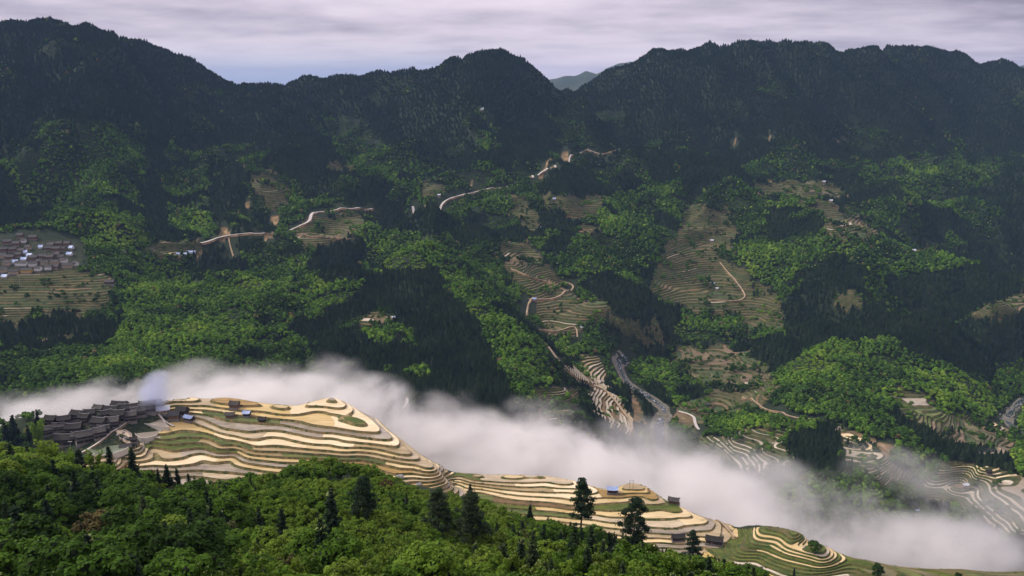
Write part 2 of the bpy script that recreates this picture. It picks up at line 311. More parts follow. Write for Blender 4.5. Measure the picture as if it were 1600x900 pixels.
# ================= zones of the land =================
# terraces: name, outline in the photograph, distances, step, share of bank, palette, individual paddies
TER = [
 ('spur', "255,628 350,617 520,610 600,640 650,690 705,745 760,800 600,800 120,800 120,735 150,712 190,705 232,690 262,668 262,640", 600, 840, 2.05, .09, 'gold', 1),
 ('bench', "690,738 1000,752 1100,790 1162,835 1130,856 1000,900 820,880 640,800", 560, 722, 1.2, .10, 'gold', 1),
 ('knoll', "1140,828 1200,822 1255,830 1310,866 1420,880 1640,888 1640,990 1060,990 1100,860", 520, 650, 1.1, .30, 'green', 1),
 ('village', "0,428 60,430 120,415 178,440 165,482 60,500 0,505 -60,500 -60,440", 1200, 1600, 2.6, .36, 'earth', 0),
 ('a', "382,275 425,268 455,298 458,325 418,326", 1900, 2400, 3.2, .36, 'far', 0),
 ('b', "480,335 570,332 572,350 545,375 500,395 455,375", 1600, 2200, 3.2, .36, 'far', 0),
 ('c', "640,286 700,284 712,300 660,312", 1900, 2500, 3.2, .36, 'far', 0),
 ('d', "790,302 820,300 848,352 830,372 800,340", 1750, 2300, 3.2, .36, 'far', 0),
 ('e', "845,306 945,306 948,318 910,345 850,322", 1850, 2400, 3.2, .36, 'far', 0),
 ('f', "785,378 830,380 880,442 905,470 950,468 955,490 900,527 850,527 835,482 820,452 800,432 770,380", 1400, 2000, 2.8, .33, 'far', 0),
 ('g', "900,353 942,355 940,368 905,366", 1700, 2200, 3, .36, 'far', 0),
 ('h', "950,495 1035,505 1035,545 1000,535 960,515", 1450, 1750, 2.8, .36, 'far', 0),
 ('i', "888,572 930,554 948,582 942,600 900,597", 1250, 1500, 2.6, .3, 'pale', 0),
 ('j', "920,600 950,597 992,662 986,682 958,674 922,640 936,630", 1080, 1350, 2.2, .2, 'pale', 0),
 ('k', "838,610 905,602 908,640 870,662 842,652", 1020, 1250, 2.4, .36, 'earth', 0),
 ('l', "1052,548 1130,535 1160,553 1205,570 1200,590 1150,612 1080,592 1050,572", 1330, 1680, 2.4, .34, 'earth', 0),
 ('m', "1070,320 1140,318 1152,370 1140,410 1180,430 1225,470 1225,520 1170,520 1150,490 1090,492 1010,460 1030,400 1060,360", 1580, 2300, 3, .38, 'far', 0),
 ('n', "1180,285 1290,283 1330,303 1310,311 1180,305", 2000, 2500, 3.2, .38, 'far', 0),
 ('o', "1240,316 1300,315 1360,350 1388,376 1290,371 1285,340", 1800, 2400, 3, .38, 'far', 0),
 ('p', "1300,476 1335,450 1346,480 1320,491", 1550, 1750, 3, .38, 'far', 0),
 ('q', "1505,496 1560,468 1640,456 1640,482 1540,501", 1600, 1850, 3, .36, 'far', 0),
 ('r', "1045,655 1065,632 1120,612 1200,588 1222,610 1180,640 1110,655 1080,668", 1200, 1460, 2.4, .34, 'earth', 0),
 ('s', "1088,684 1160,672 1222,663 1236,690 1232,742 1160,745 1095,712", 920, 1200, 2.2, .55, 'wet', 0),
 ('t', "1306,664 1345,675 1400,722 1440,750 1380,765 1320,720", 940, 1160, 1.8, .45, 'wet', 0),
 ('u', "1385,618 1420,602 1450,628 1480,648 1562,655 1595,705 1560,722 1500,700 1470,690 1400,640", 1080, 1320, 2.6, .4, 'earth', 0),
 ('mound', "1405,752 1440,732 1480,720 1560,732 1600,748 1700,760 1700,850 1560,835 1500,800 1430,770", 820, 1070, 2.1, .42, 'wet', 1),
 ('w', "555,500 585,487 617,495 600,512 565,517", 1280, 1500, 2.6, .3, 'far', 0),
 ('x', "500,255 548,252 550,268 505,268", 2100, 2500, 3.2, .36, 'far', 0),
 ('y', "1308,197 1347,216 1310,223", 2400, 2800, 3.2, .36, 'far', 0),
 ('z', "60,536 130,514 132,522 66,541", 1150, 1350, 2.6, .36, 'far', 0),
 ('aa', "1415,392 1472,378 1452,428 1418,432", 1950, 2250, 3, .5, 'far', 0),
 ('ab', "365,246 400,241 412,263 370,262", 2300, 2800, 3.2, .4, 'far', 0),
 ('ac', "225,380 312,372 312,402 240,404", 1550, 1850, 2.8, .4, 'earth', 0),
]
TER = [(a, P(b), *c) for a, b, *c in TER]
ROADS = [  # outline of roads and tracks (photo x,y), width, near and far distance, pale or earth
 ("313,384 330,376 348,370 366,366 383,367 405,369 430,367 450,361 470,355 484,350 487,343 483,339 490,334 497,331 520,330 550,329 582,327", 6.5, 1500, 2300, 'pale'),
 ("645,323 670,322 688,320 700,313 716,307 730,303 745,299 760,296 775,295 792,293 806,288 820,283 833,278", 5.5, 1900, 2500, 'pale'),
 ("840,275 850,268 857,263 862,259 868,262", 5, 2000, 2600, 'pale'),
 ("887,256 892,250 886,247 894,243 904,240 930,239 960,236 985,234", 4, 2200, 2700, 'pale'),
 ("798,422 812,428 824,434 840,438 856,442", 4, 1500, 1950, 'earth'),
 ("826,468 845,470 868,469 880,462 884,456 898,444 890,440 878,442", 4, 1450, 1850, 'earth'),
 ("833,467 826,470 824,482 822,494", 4, 1400, 1700, 'earth'),
 ("840,515 860,519 872,521 882,518 893,509 902,512 902,527", 3.5, 1400, 1650, 'earth'),
 ("857,543 864,553 872,566 880,576 893,586 905,595 918,601 935,606 950,614 960,627 970,640 985,660 989,672 984,680", 4, 1060, 1500, 'earth'),
 ("1125,412 1140,430 1150,442 1160,455 1166,466 1150,474 1120,470 1100,472", 3.5, 1550, 2050, 'earth'),
 ("1060,645 1075,647 1085,652 1086,668 1092,672", 4, 1150, 1350, 'pale'),
 ("1160,622 1180,632 1205,642 1230,652 1262,656 1280,656", 3.5, 1100, 1350, 'earth'),
 ("455,371 480,373 505,373 520,375 540,374 556,375", 3, 1600, 2050, 'earth'),
 ("357,369 358,380 362,392 366,405", 3, 1500, 1900, 'earth'),
 ("628,640 637,634 641,628 636,623", 3.5, 950, 1150, 'pale'),
 ("1530,715 1540,717 1553,715 1570,718 1572,710 1560,703", 3, 1050, 1250, 'earth'),
 ("1120,800 1128,815 1134,826 1140,835 1148,842", 2.2, 560, 680, 'earth'),
]
ROADS = [(P(a), *b) for a, *b in ROADS]
CON = [P(s) for s in """600,425 680,420 750,520 795,625 740,655 680,645 672,560 612,490
470,525 560,515 612,560 600,605 520,600
325,262 380,258 392,350 335,362
365,330 430,330 430,365 375,366
570,330 640,306 700,345 690,370 590,360
850,258 900,272 952,302 850,303
890,430 960,425 1065,495 1035,545 940,480
1225,470 1260,440 1310,400 1360,480 1400,520 1300,532 1225,525
1395,545 1450,515 1600,485 1620,545 1530,590 1480,575
1222,668 1262,655 1320,665 1336,712 1240,722
1150,535 1230,528 1300,535 1245,562 1190,590
0,510 100,488 175,500 125,545 0,548
1195,325 1250,330 1292,350 1275,372 1200,380
1400,440 1600,400 1600,465 1500,500 1440,520
1460,675 1525,680 1530,712 1450,700
500,350 570,380 560,440 480,430""".split("\n")]
BRO = [P(s) for s in """1165,612 1250,558 1300,532 1422,550 1535,600 1558,650 1500,668 1440,650 1400,640 1360,690 1330,660 1200,650
200,445 560,400 600,430 470,520 250,600 150,600 190,500
715,455 800,500 855,560 870,650 800,610 760,530
870,420 960,400 1010,440 960,470 910,560 870,560 905,470
540,340 640,345 740,440 720,470 600,420 560,400
1040,490 1110,500 1160,500 1140,530 1060,540
985,560 1040,560 1060,620 1120,650 1060,690 1050,630
1090,640 1200,655 1230,690 1100,680
1550,590 1640,540 1640,700 1590,760
60,190 230,200 220,310 130,300 60,280
250,270 330,260 330,380 260,350
140,340 225,335 230,380 150,390
1150,380 1220,380 1300,400 1260,440 1200,500 1160,460
500,180 560,180 620,240 600,290 540,260
740,160 790,200 760,240 720,200
1380,250 1450,240 1480,300 1420,320
930,560 960,580 985,640 960,625 930,585""".split("\n")]
BAREZ = [(P(s), y0, y1) for s, y0, y1 in (
 ("866,245 858,255 850,272 845,278 838,276 846,262 856,250", 2000, 2600), ("875,240 890,236 890,256 878,252", 2200, 2700),
 ("383,315 390,318 388,330 380,330", 1900, 2300), ("420,340 438,335 434,350 424,350", 1800, 2200), ("410,366 430,362 425,372 412,378", 1700, 2000),
 ("335,385 350,350 362,370 350,372", 1700, 2000), ("735,285 745,290 740,298 733,296", 2000, 2400), ("985,608 1002,640 1010,662 992,660", 1150, 1450),
 ("1145,210 1152,225 1140,222", 2400, 2800), ("1200,205 1210,210 1200,222", 2400, 2800), ("1470,600 1482,610 1470,612", 1200, 1500),
 ("1370,690 1400,700 1390,715 1372,710", 950, 1200))]
VILLAGES = [(P("-60,372 60,366 128,380 130,410 110,424 0,436 -60,440"), 1300, 1700), (P("60,665 80,640 190,622 262,622 300,640 300,668 270,680 240,700 160,728 60,705"), 660, 830)]

def edge_warp(X, Y, px, py, ind):
    # ragged outlines
    if ind: return px+4*perlin(X/14, Y/14, 5), py+2*perlin(X/14, Y/14, 6)
    return px+11*perlin(X/38, Y/38, 5)+5*perlin(X/13, Y/13, 7), py+9*perlin(X/38, Y/38, 6)+4*perlin(X/13, Y/13, 8)
print('ground grid')
NA, NV = 560, 640
ga = np.linspace(-.76, .76, NA); gv = np.linspace(math.log(9), math.log(6200), NV)
GA, GV = np.meshgrid(ga, gv); GY = np.exp(GV); GX = GA*GY
GZ = ground(GX, GY)
# which ground can be seen at all: running skyline outward from the camera
_s = GZ/GY; _run = np.maximum.accumulate(_s, axis=0)
SEEN = np.ones_like(_s, bool); SEEN[1:] = (_s[1:]+26/GY[1:]) > _run[:-1]
def grid_at(field, X, Y):
    i = np.clip(np.round((np.log(Y)-gv[0])/(gv[1]-gv[0])).astype(int), 0, NV-1)
    j = np.clip(np.round((X/Y-ga[0])/(ga[1]-ga[0])).astype(int), 0, NA-1)
    return field[i, j]
def grid_z(X, Y):
    fi = np.clip((np.log(Y)-gv[0])/(gv[1]-gv[0]), 0, NV-1.001); fj = np.clip((X/Y-ga[0])/(ga[1]-ga[0]), 0, NA-1.001)
    i = fi.astype(int); j = fj.astype(int); u = fi-i; w_ = fj-j
    return (GZ[i, j]*(1-u)+GZ[i+1, j]*u)*(1-w_)+(GZ[i, j+1]*(1-u)+GZ[i+1, j+1]*u)*w_
GPX, GPY = project(GX, GY, GZ)
TERM = np.zeros_like(GZ)                  # terraces: 1 inside
for nm, poly, y0, y1, st, bk, pal, ind in TER:
    wx_, wy_ = edge_warp(GX, GY, GPX, GPY, ind)
    TERM[inpoly(wx_, wy_, poly) & (GY > y0) & (GY < y1)] = st
def dilate(m, k):
    for _ in range(k):
        q = m.copy(); q[1:] = np.maximum(q[1:], m[:-1]); q[:-1] = np.maximum(q[:-1], m[1:]); q[:, 1:] = np.maximum(q[:, 1:], m[:, :-1]); q[:, :-1] = np.maximum(q[:, :-1], m[:, 1:]); m = q
    return m
def erode(m, k): return -dilate(-m, k)
LOW = erode(TERM, 1)
BARE = np.zeros_like(GZ)
for poly, y0, y1 in VILLAGES: BARE[inpoly(GPX, GPY, poly) & (GY > y0) & (GY < y1)] = .34
for poly, y0, y1 in BAREZ: BARE[inpoly(GPX, GPY, poly) & (GY > y0) & (GY < y1)] = 1
NOT2 = (BARE > 0)*1.0
BARE = np.maximum(BARE, (TERM > 0)*.55)
# roads: hit points on the ground, smoothed
def resample(pts, step):
    out = [pts[0]]; 
    for a, b in zip(pts, pts[1:]):
        n = max(1, int((b-a).length/step))
        out += [a.lerp(b, k/n) for k in range(1, n+1)]
    return out
def smooth_line(pts, it=3):
    for _ in range(it):
        pts = [pts[0]]+[pts[i-1]*.25+pts[i]*.5+pts[i+1]*.25 for i in range(1, len(pts)-1)]+[pts[-1]]
    return pts
def line_hits(pp, y0, y1):
    pts = [hit(x, y, y0, y1) for x, y in pp]
    pts = [p_ for i, p_ in enumerate(pts) if i == 0 or abs(p_.y-pts[i-1].y) < 260]
    return smooth_line(resample(pts, 8), 3)
ROADL = [(line_hits(pp, y0, y1), wd, kind) for pp, wd, y0, y1, kind in ROADS]
RIVER = P("980,556 974,559 966,565 968,575 972,585 978,597 990,606 1003,614 1018,624 1032,633 1040,641 1036,652 1030,664 1027,678 1032,695 1036,710")
RIVL = line_hits(RIVER, 1100, 1530)
RIVL2 = line_hits(P("1600,622 1590,632 1582,642 1575,650 1572,660 1590,672 1620,690"), 1180, 1500)
NOTREE = np.zeros_like(GZ)
def mark(line, rad):
    for p_ in line:
        i = (math.log(p_.y)-gv[0])/(gv[1]-gv[0]); j = (p_.x/p_.y-ga[0])/(ga[1]-ga[0])
        di = int(rad/p_.y/(gv[1]-gv[0]))+2; dj = int(rad/p_.y/(ga[1]-ga[0]))+2
        i0, i1, j0, j1 = max(0, int(i)-di), int(i)+di+1, max(0, int(j)-dj), int(j)+dj+1
        sub = (GX[i0:i1, j0:j1]-p_.x)**2+(GY[i0:i1, j0:j1]-p_.y)**2
        NOTREE[i0:i1, j0:j1] = np.maximum(NOTREE[i0:i1, j0:j1], sub < rad*rad)
for l, wd, kind in ROADL: mark(l, wd*.5+11)
mark(RIVL, 17); mark(RIVL2, 16)
NOTREE = np.maximum(NOTREE, dilate(NOT2, 1))

# ================= materials of the land =================
def ground_mat():
    m, t = mat('hillside_ground'); p = pos(t)
    at_ = t.n('ShaderNodeAttribute', dict(attribute_name='bare'))
    n = t.noise(p, .05, 6, .65); n3 = t.noise(p, .35, 5, .6)
    green = t.ramp(n3, [(.3, (.010, .019, .008)), (.5, (.017, .030, .010)), (.7, (.03, .037, .013))])
    earth = t.ramp(n, [(.32, (.07, .09, .03)), (.45, (.15, .11, .05)), (.6, (.30, .19, .09)), (.72, (.38, .29, .18))])
    f = t.math('ADD', at_.outputs['Fac'], t.math('MULTIPLY', t.math('SUBTRACT', n3, .5), .8))
    t.link(t.mix(t.maprange(f, .35, .75), green, earth), t.b.inputs['Base Color'])
    bn = t.n('ShaderNodeBump', Strength=.7, Distance=1.5, Height=n3); t.link(bn.outputs[0], t.b.inputs['Normal'])
    return m
M_ground = ground_mat()
vz = GZ-np.where(LOW > 0, 1.2+LOW*1.1, 0)
V = np.stack([GX, GY, vz], 2).reshape(-1, 3)
ii, jj = np.meshgrid(np.arange(NV-1), np.arange(NA-1), indexing='ij'); q0 = (ii*NA+jj).ravel()
F = np.stack([q0, q0+1, q0+NA+1, q0+NA], 1)
me = bpy.data.meshes.new('mountain_terrain')
me.vertices.add(len(V)); me.vertices.foreach_set('co', V.astype(np.float32).ravel())
me.loops.add(len(F)*4); me.loops.foreach_set('vertex_index', F.ravel().astype(np.int32))
me.polygons.add(len(F)); me.polygons.foreach_set('loop_start', np.arange(0, len(F)*4, 4, dtype=np.int32))
me.update(calc_edges=True)
me.polygons.foreach_set('use_smooth', np.ones(len(F), bool))
at1 = me.attributes.new('bare', 'FLOAT', 'POINT'); at1.data.foreach_set('value', BARE.ravel().astype(np.float32))
me.materials.append(M_ground)
terr = tag(link(bpy.data.objects.new('mountain_terrain', me)), 'forested mountain slopes falling to a deep river valley', kind='structure')
tag(meshob('ground', [(-19000, -260, -640), (19000, -260, -640), (19000, 20000, -640), (-19000, 20000, -640)], [(0, 1, 2, 3)], M_ground), 'low country far around the mountains', kind='structure')
# far blue ranges
def far_range(pts, Y, depth, base, m):
    """a ridge with two slopes and spurs, peaks read from the photograph"""
    xs = np.linspace(pts[0][0], pts[-1][0], 160); ys = np.interp(xs, [p_[0] for p_ in pts], [p_[1] for p_ in pts])
    vs = []; n = 12
    for k in range(-n, n+1):
        yy = Y+depth*k/n
        for x, y in zip(xs, ys):
            a, s = ray(x, y); top = s*Y
            X = a*Y; f = 1-abs(k)/n
            z = base+(top-base)*f**1.15
            if k: z += 30*float(perlin(X/300, yy/300, 21))*min(1, abs(k)/3)
            else: z += 9*float(perlin(X/90, 3, 22))
            vs.append((X, yy, z))
    N = len(xs); fs = [(k*N+i, k*N+i+1, (k+1)*N+i+1, (k+1)*N+i) for k in range(2*n) for i in range(N-1)]
    return meshob('far_mountain', vs, fs, m, smooth=True)
M_far = simple('far_forest', (.03, .05, .03), (.06, .08, .04), .004)
tag(far_range([(760, 160), (850, 128), (870, 122), (900, 117), (915, 112), (932, 115), (950, 106), (965, 100), (985, 96), (1020, 104), (1080, 120), (1180, 160)], 8200, 1500, -500, M_far), 'distant blue mountain seen through the gap between two peaks', kind='structure')
tag(far_range([(320, 160), (370, 139), (392, 134), (415, 137), (450, 150), (520, 160), (560, 140), (585, 134), (600, 137), (680, 170)], 9500, 1500, -500, M_far), 'faint blue mountains low beyond the left saddle', kind='structure')
tag(far_range([(1400, 150), (1500, 118), (1560, 106), (1600, 101), (1700, 96), (1800, 120)], 8600, 1500, -500, M_far), 'distant mountain beyond the right end of the skyline', kind='structure')
# ================= terraces =================
M_bank = simple('grassy_bank', (.035, .07, .012), (.11, .10, .03), .30, bump=.5, lo=.38, hi=.62)
M_bankg = simple('mud_and_grass_bank', (.06, .085, .02), (.26, .19, .085), .22, bump=.5, lo=.38, hi=.60)
M_bankb = simple('earthen_bank', (.03, .052, .012), (.085, .08, .03), .12, bump=.5, lo=.38, hi=.62)
M_bund = simple('mud_bund', (.16, .13, .05), (.36, .28, .14), .4, lo=.4, hi=.6)
M_bundg = simple('pale_mud_bund', (.38, .30, .18), (.50, .41, .26), .5)
def paddy_mat(name, c1, c2, rough, sc=.25, furrow=.0):
    m, t = mat(name, rough); p = pos(t)
    mp = t.n('ShaderNodeMapping', Vector=p); mp.inputs['Scale'].default_value = (.25, 1, 1)
    n = t.noise(mp.outputs[0], sc, 5, .6); n2 = t.noise(p, 1.4, 4, .7)
    n3 = t.noise(mp.outputs[0], sc*.28, 3, .5)  # broad mottling: wet patches, with their bright reflections put into the colour
    f = t.math('ADD', t.math('MULTIPLY', n, .5), t.math('ADD', t.math('MULTIPLY', n2, .2), t.math('MULTIPLY', n3, .3)))
    oi = t.n('ShaderNodeObjectInfo')
    dk = tuple(q*.66 for q in c1)
    c = t.ramp(f, [(.36, dk), (.43, c1), (.57, c2)])
    hv = t.n('ShaderNodeHueSaturation', Color=c, Value=t.maprange(oi.outputs['Random'], 0, 1, .8, 1.12), Saturation=t.maprange(oi.outputs['Random'], 0, 1, 1.1, .85))
    t.link(hv.outputs[0], t.b.inputs['Base Color'])
    bn = t.n('ShaderNodeBump', Strength=.35, Distance=.25, Height=n2); t.link(bn.outputs[0], t.b.inputs['Normal'])
    t.b.inputs['Specular IOR Level'].default_value = .4
    return m
MP = dict(
 cream=paddy_mat('cream_mud_paddy', (.66, .50, .24), (.82, .66, .37), .35),
 gold=paddy_mat('golden_mud_paddy', (.58, .41, .15), (.74, .56, .25), .4),
 tan=paddy_mat('tan_mud_paddy', (.36, .275, .14), (.54, .415, .22), .35),
 grey=paddy_mat('grey_wet_paddy', (.26, .215, .15), (.42, .355, .25), .3, .5),
 ochre=paddy_mat('ochre_stubble_paddy', (.24, .15, .035), (.38, .23, .05), .9, .5),
 brown=paddy_mat('brown_earth_paddy', (.12, .08, .035), (.24, .15, .07), .9, .5),
 green=paddy_mat('green_grass_paddy', (.05, .085, .012), (.14, .16, .025), .9, .3),
 olive=paddy_mat('olive_stubble_paddy', (.085, .085, .03), (.17, .145, .055), .9, .15),
 dolive=paddy_mat('dim_olive_paddy', (.055, .058, .018), (.125, .105, .04), .9, .15),
 dbrown=paddy_mat('dim_brown_paddy', (.095, .068, .03), (.19, .135, .065), .9, .2),
 dgreen=paddy_mat('dim_green_paddy', (.03, .06, .012), (.065, .10, .022), .9, .2),
 pale=paddy_mat('pale_dry_paddy', (.42, .35, .24), (.60, .51, .36), .6, .5),
)
PAL = dict(
 gold=[('cream', 5), ('gold', 4), ('tan', 5), ('grey', 4), ('ochre', .9), ('brown', .5), ('green', 1.6)],
 green=[('green', 5), ('olive', 3), ('gold', .8), ('pale', .6), ('brown', .5)],
 far=[('dolive', 5), ('dbrown', 5), ('dgreen', 2.5), ('olive', 3.5), ('brown', 1.8), ('pale', .4)],
 earth=[('dolive', 4), ('olive', 2), ('dbrown', 2), ('brown', 1), ('dgreen', 4), ('pale', .5), ('gold', .2)],
 pale=[('pale', 5), ('tan', 2), ('grey', 2), ('brown', 1)],
 wet=[('pale', 2.6), ('cream', .6), ('grey', 2.6), ('olive', 3), ('dgreen', 3), ('brown', 1)])
FORCE = [
 (P('1385,630 1420,616 1446,624 1448,638 1400,636'), 'grey'), (P('1403,603 1418,603 1422,618 1405,618'), 'green'), (P('1405,636 1450,636 1495,656 1480,664'), 'green'),  # fields whose colour stands out: outline, material
 (P("545,686 575,684 628,722 606,728"), 'ochre'), (P("410,664 450,668 490,672 480,662 420,650"), 'green'), (P("345,640 365,634 400,656 380,662"), 'green'),
 (P("205,655 250,640 262,668 232,690 205,680"), 'grey'), (P("225,668 262,662 255,690 215,690"), 'grey'), (P("320,705 350,708 378,712 375,722 330,715"), 'grey'),
 (P("240,725 380,722 380,755 240,755"), 'grey'), (P("470,672 560,690 550,715 470,690"), 'cream'), (P("1188,832 1210,832 1290,872 1275,880 1188,845"), 'gold'),
 (P("1185,842 1215,845 1240,862 1195,856"), 'brown'), (P("1175,868 1195,868 1240,898 1215,898"), 'pale'), (P("220,690 330,680 360,704 230,706"), 'green'),
 (P("890,792 1000,790 1000,800 880,806"), 'gold'), (P("1500,728 1545,728 1590,750 1540,750"), 'cream'), (P("1600,790 1490,760 1500,790"), 'pale')]
def clip(poly, key, lim, keep_above):
    out = []; n = len(poly)
    for i in range(n):
        a = poly[i]; b = poly[(i+1) % n]; da = a[key]-lim; db = b[key]-lim
        if not keep_above: da = -da; db = -db
        if da >= 0: out.append(a)
        if (da > 0 > db) or (da < 0 < db):
            tt = da/(da-db); out.append(tuple(a[q]+(b[q]-a[q])*tt for q in range(4)))
    return out
class Bag:
    def __init__(s): s.v = []; s.f = []; s.ix = {}
    def add(s, pts):
        ids = []
        for p_ in pts:
            k = (round(p_[0], 2), round(p_[1], 2), round(p_[2], 2)); i = s.ix.get(k)
            if i is None: i = s.ix[k] = len(s.v); s.v.append(k)
            if not ids or ids[-1] != i: ids.append(i)
        if len(ids) > 2 and ids[0] == ids[-1]: ids.pop()
        if len(set(ids)) == len(ids) and len(ids) > 2: s.f.append(ids)
    def islands(s):
        par = list(range(len(s.v)))
        def find(x):
            while par[x] != x: par[x] = par[par[x]]; x = par[x]
            return x
        for f in s.f:
            r0 = find(f[0])
            for q in f[1:]: par[find(q)] = r0
        g = {}
        for f in s.f: g.setdefault(find(f[0]), []).append(f)
        return list(g.values())
def submesh(bag, fs):
    m = {}; v = []; out = []
    for f in fs:
        o = []
        for i in f:
            if i not in m: m[i] = len(v); v.append(bag.v[i])
            o.append(m[i])
        out.append(o)
    return v, out
N_PAD = 0; TUFT = []
LBL = dict(spur='golden flooded terraces curving across the spur beside the dark timber village', bench='golden terraces in long waves on the bench under the mist',
           knoll='green terraced knoll with one golden field at the lower right', village='brown terraced fields below the far village', mound='pale crescent terraces on the rounded mound across the valley')
def build_terrace(nm, poly, y0, y1, step, bk, pal, ind):
    global N_PAD
    rs = random.Random(hash(nm) % 1000 if False else sum(map(ord, nm))*7)
    xs = [p_[0] for p_ in poly]; ym = (y0+y1)/2
    a0 = (min(xs)-800)/1400/.93*1.0; a1 = (max(xs)-800)/1400/.93
    if a0 > 0: a0 = (min(xs)-800)/1400/1.02
    if a1 < 0: a1 = (max(xs)-800)/1400/1.02
    px_w = 1.7 if ind else 1.9
    na = int((a1-a0)*1400/px_w)+2; dv = (.0030 if ind else .0034); nv = int((math.log(y1)-math.log(y0))/dv)+2
    A, Vv = np.meshgrid(np.linspace(a0, a1, na), np.linspace(math.log(y0), math.log(y1), nv))
    Y = np.exp(Vv); X = A*Y; Z = ground(X, Y)
    px, py = project(X, Y, Z); ins = inpoly(*edge_warp(X, Y, px, py, ind), poly)
    wob = {'spur': .9, 'bench': .5, 'knoll': .5}.get(nm, 1.0)
    h = (Z+wob*perlin(X/95, Y/42, 31)+.42*wob*perlin(X/36, Y/19, 32)+.12*wob*perlin(X/11, Y/8, 34))/step
    L = 75 if ind else 60
    wf = (X+.3*Y+10*perlin(X/30, Y/30, 33))/L
    bank = [Bag(), Bag()]; flats = {}
    cell = ins[:-1, :-1] & ins[1:, :-1] & ins[:-1, 1:] & ins[1:, 1:]
    I, J = np.where(cell)
    Xl, Yl, hl, wl = X.tolist(), Y.tolist(), h.tolist(), wf.tolist()
    a2 = bk+(.03 if ind else .03)
    # the share of each step taken by its bank swells and shrinks along the slope
    bl = np.clip(bk*(1+1.8*perlin(X/45, Y/28, 35))+(.22 if ind else .15)*np.clip(perlin(X/38, Y/26, 36)-.12, 0, 1), .035, .7)
    kf = np.floor(h); fr = h-kf
    h = kf+np.where(fr < bl, fr/bl*bk, bk+(fr-bl)/(1-bl)*(1-bk))
    for i, j in zip(I.tolist(), J.tolist()):
        c = [(Xl[i][j], Yl[i][j], hl[i][j], wl[i][j]), (Xl[i][j+1], Yl[i][j+1], hl[i][j+1], wl[i][j+1]), (Xl[i+1][j+1], Yl[i+1][j+1], hl[i+1][j+1], wl[i+1][j+1]), (Xl[i+1][j], Yl[i+1][j], hl[i+1][j], wl[i+1][j])]
        hs = [q[2] for q in c]; k0 = math.floor(min(hs)); k1 = math.floor(max(hs))
        whole = (k0 == k1 and min(hs)-k0 > a2)
        for tri in ((c,) if whole else ((c[0], c[1], c[2]), (c[0], c[2], c[3]))):
            th = [q[2] for q in tri]
            for k in range(math.floor(min(th)), math.floor(max(th))+1):
                if whole: fl = list(tri)
                else:
                    pk = clip(clip(tri, 2, k, True), 2, k+1, False)
                    if len(pk) < 3: continue
                    pb = clip(pk, 2, k+bk, False)
                    if len(pb) > 2: bank[0].add([(q[0], q[1], step*(k+(q[2]-k)/bk)) for q in pb])
                    pu = clip(clip(pk, 2, k+bk, True), 2, k+a2, False)
                    if len(pu) > 2: bank[1].add([(q[0], q[1], step*(k+1)+.2) for q in pu])
                    fl = clip(pk, 2, k+a2, True)
                if len(fl) < 3: continue
                ph = ((k*7919) % 101)/101.0
                s0 = math.floor(min(q[3] for q in fl)+ph); s1 = math.floor(max(q[3] for q in fl)+ph)
                for s_ in range(s0, s1+1):
                    ff = fl if s0 == s1 else clip(clip(fl, 3, s_-ph, True), 3, s_+1-ph, False)
                    if len(ff) > 2: flats.setdefault((k, s_), Bag()).add([(q[0], q[1], step*(k+1)) for q in ff])
    if ind: TUFT.extend(rs.sample(bank[0].v, min(len(bank[0].v), 2600)))
    root = empty('terraced_field', (0, 0, 0)); tag(root, LBL.get(nm), kind='structure')
    b = meshob('grass_bank', bank[0].v, bank[0].f, M_bank if pal in ('green',) else M_bankg if pal == 'gold' else M_bankb, root, smooth=True); b['kind'] = 'stuff'
    if bank[1].f: b = meshob('field_bund', bank[1].v, bank[1].f, M_bund, root); b['kind'] = 'stuff'
    names = [n_ for n_, w_ in PAL[pal]]; wts = [w_ for n_, w_ in PAL[pal]]
    pcs = []
    for (k, s_), bag in flats.items():
        for fs in bag.islands():
            v, f = submesh(bag, fs)
            cx = sum(q[0] for q in v)/len(v); cy = sum(q[1] for q in v)/len(v); cz = v[0][2]
            qx, qy = project(cx, cy, cz); ml = rs.choices(names, wts)[0]
            for fp, fm in FORCE:
                if inpoly(np.array([qx]), np.array([qy]), fp)[0]: ml = fm
            pcs.append((len(f) if ind else 0, ml, v, f))
    pcs.sort(key=lambda q: -q[0])
    n_ind = 0; rest = {}
    for n_, ml, v, f in pcs:
        if ind and n_ind < 290 and n_ > 14:
            meshob('paddy', v, f, MP[ml], root); n_ind += 1
        else:
            r_ = rest.setdefault(ml, ([], [])); o = len(r_[0]); r_[0].extend(v); r_[1].extend([[q+o for q in ff] for ff in f])
    if rest:
        vs, fs, mi, ms = [], [], [], []
        for ml, (v, f) in rest.items():
            o = len(vs); vs += v; fs += [[q+o for q in ff] for ff in f]; mi += [len(ms)]*len(f); ms.append(MP[ml])
        b = meshob('small_paddies', vs, fs, ms, root, mi); b['kind'] = 'stuff'
    N_PAD += n_ind
    return root
_t0 = time.time()
for T in TER:
    build_terrace(*T)
print('terraces', time.time()-_t0, N_PAD)
